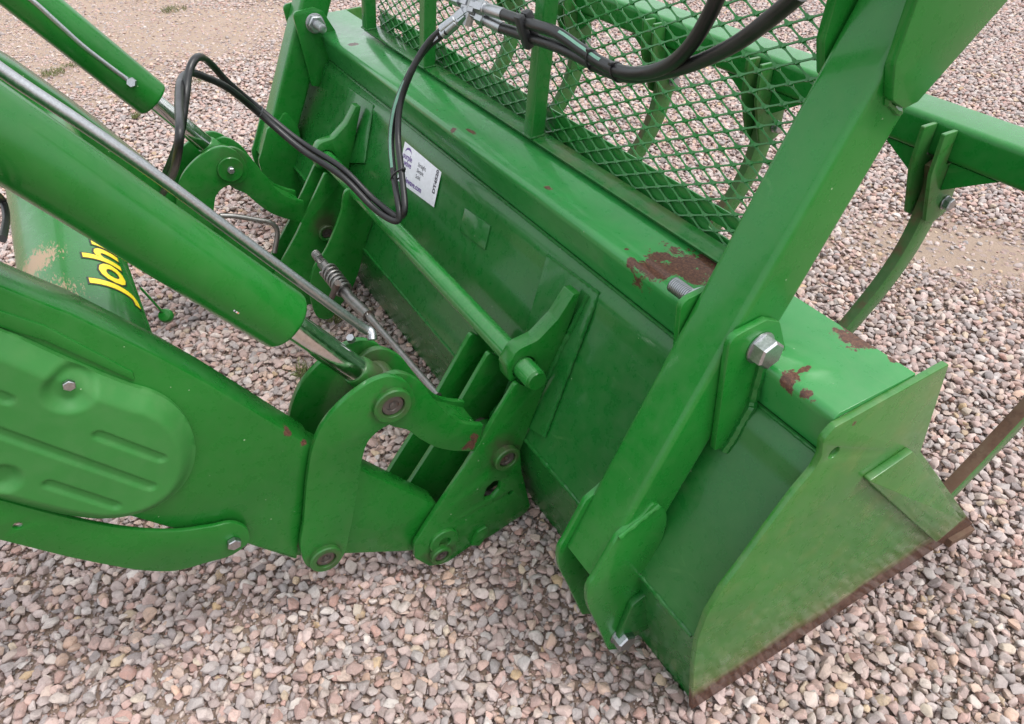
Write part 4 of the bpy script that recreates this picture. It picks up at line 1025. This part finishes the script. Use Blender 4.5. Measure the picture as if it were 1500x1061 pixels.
# printed stripe along the lower slim hose
def stripe(P, r, i0, i1, mat, parent, w=.45, nm='printed_stripe'):
    bm = bmesh.new(); prev = None
    for i in range(i0, i1):
        p = P[i]; t = (P[i + 1] - P[i - 1]).normalized(); c = (Vector(CAM) - p); c = (c - t * c.dot(t)).normalized(); s = t.cross(c); row = []
        for a in (-w, -w / 2, 0, w / 2, w): row.append(bm.verts.new(p + (c * math.cos(a - .35) + s * math.sin(a - .35)) * (r + .0004)))
        if prev:
            for k in range(4): bm.faces.new((prev[k], prev[k + 1], row[k + 1], row[k]))
        prev = row
    link(nm, from_bm(bm), mat, parent)
stripe(P2_, .0088, 152, 178, M_hosemark, h2, .4); stripe(P2_, .0088, 180, 198, M_grey, h2, .35)
stripe(P3_, .0118, 22, 42, M_hosemark, h3, .25)
# zip ties
def tie(label, P, i, r, n2, grp='black cable ties round the hoses'):
    c, t = P[i], (P[i + 1] - P[i - 1]).normalized(); v = Vector(n2)
    t0 = thing('cable_tie', label, 'cable tie', c, grp)
    u = (v - t * v.dot(t)); sep = u.length; u.normalize(); w = t.cross(u); ring = []
    for a in np.linspace(0, 2 * math.pi, 25): ring.append(c + v * .5 + u * (math.cos(a) * (sep / 2 + r + .002)) + w * (math.sin(a) * (r + .002)))
    bm = sweep_bm(ring, .0022, 6); link('strap', from_bm(bm), M_plastic, t0)
    box('lock_head', t0, (-.004, -.004, -.003), (.004, .004, .003), M_plastic, .001, Matrix.Translation(c + v * .5 - u * (sep / 2 + r + .004)))
def near_idx(P, q): return min(range(2, len(P) - 2), key=lambda i: (P[i] - q).length)
for px_, lab in (((378, 160), 'black cable tie on the slim hoses near the far grapple post'), ((586, 255), 'black cable tie on the slim hoses beside the white sticker')):
    tgt = on(px_, 1, .38 if px_[0] < 500 else .63); i = near_idx(P1, tgt); j = near_idx(P2_, P1[i]); tie(lab, P1, i, .0088, P2_[j] - P1[i])
for px_, lab in (((866, 84), 'left cable tie of two on the thick hoses'), ((902, 103), 'right cable tie of two on the thick hoses')):
    tgt = on(px_, 1, .86); i = near_idx(P3_, tgt); j = near_idx(P4_, P3_[i]); tie(lab, P3_, i, .0118, P4_[j] - P3_[i])
# fittings: steel tee block where four lines meet
fit = thing('hose_manifold', 'silver steel tee fitting joining the hoses in front of the mesh', 'hose fitting', on((690, 14), 1, .85))
def ferrule(a, b, r, hexr=None):
    a, b = Vector(a), Vector(b); L = (b - a).length
    lathe('ferrule', fit, [(0, r * .6), (0, r), (L * .48, r), (L * .5, r * .88), (L * .56, r * .88), (L * .57, r * 1.05), (L * .6, r * 1.05), (L * .6, 0)], a, b - a, M_zinc, 24)
    bm = bmesh.new(); ax = (b - a).normalized(); lathe_bm([(L * .58, 0), (L * .58, r * 1.22), (L * .80, r * 1.22), (L * .80, r * .85), (L, r * .85), (L, 0)], a, ax, 6, bm); link('hex_nut', from_bm(bm), M_zinc, fit)
hub = on((690, 14), 1, .85)
ferrule(P1[-3], hub + Vector((0, 0, .004)), .0125); ferrule(P2_[-3], hub, .0125)
ferrule(P3_[2], hub + Vector((.01, 0, .012)), .0130); ferrule(P4_[2], hub + Vector((.01, 0, -.008)), .0130)
lathe('tee_body', fit, [(-.035, 0), (-.035, .013), (.035, .013), (.035, 0)], hub, (.2, .3, 1), M_zinc, 8)
lathe('tee_body', fit, [(-.030, 0), (-.030, .013), (.030, .013), (.030, 0)], hub, (1, 0, .1), M_zinc, 8)
ferrule(on((640, -12), 1, .86), hub + Vector((-.01, 0, .01)), .012)
# clamp block on the screen post
cb = on((779, 46), 1, .875)
clamp = thing('hose_clamp', 'black plastic two-bore hose clamp on the square screen post', 'hose clamp', cb)
d34 = (P3_[near_idx(P3_, cb)] - P4_[near_idx(P4_, cb)]); tdir = (P3_[14] - P3_[6]).normalized()
mmc = frame_mat((P3_[near_idx(P3_, cb)] + P4_[near_idx(P4_, cb)]) / 2, tdir, d34)
bm = box_bm((-.012, -d34.length / 2 - .019, -.019), (.012, d34.length / 2 + .019, .0), .004); box_bm((-.012, -d34.length / 2 - .019, .001), (.012, d34.length / 2 + .019, .019), .004, bm)
bm.transform(mmc); link('clamp_block', from_bm(bm), M_plastic, clamp)
bolt('bolt', clamp, mmc @ Vector((-.012, 0, .008)), -tdir, .012, .008)
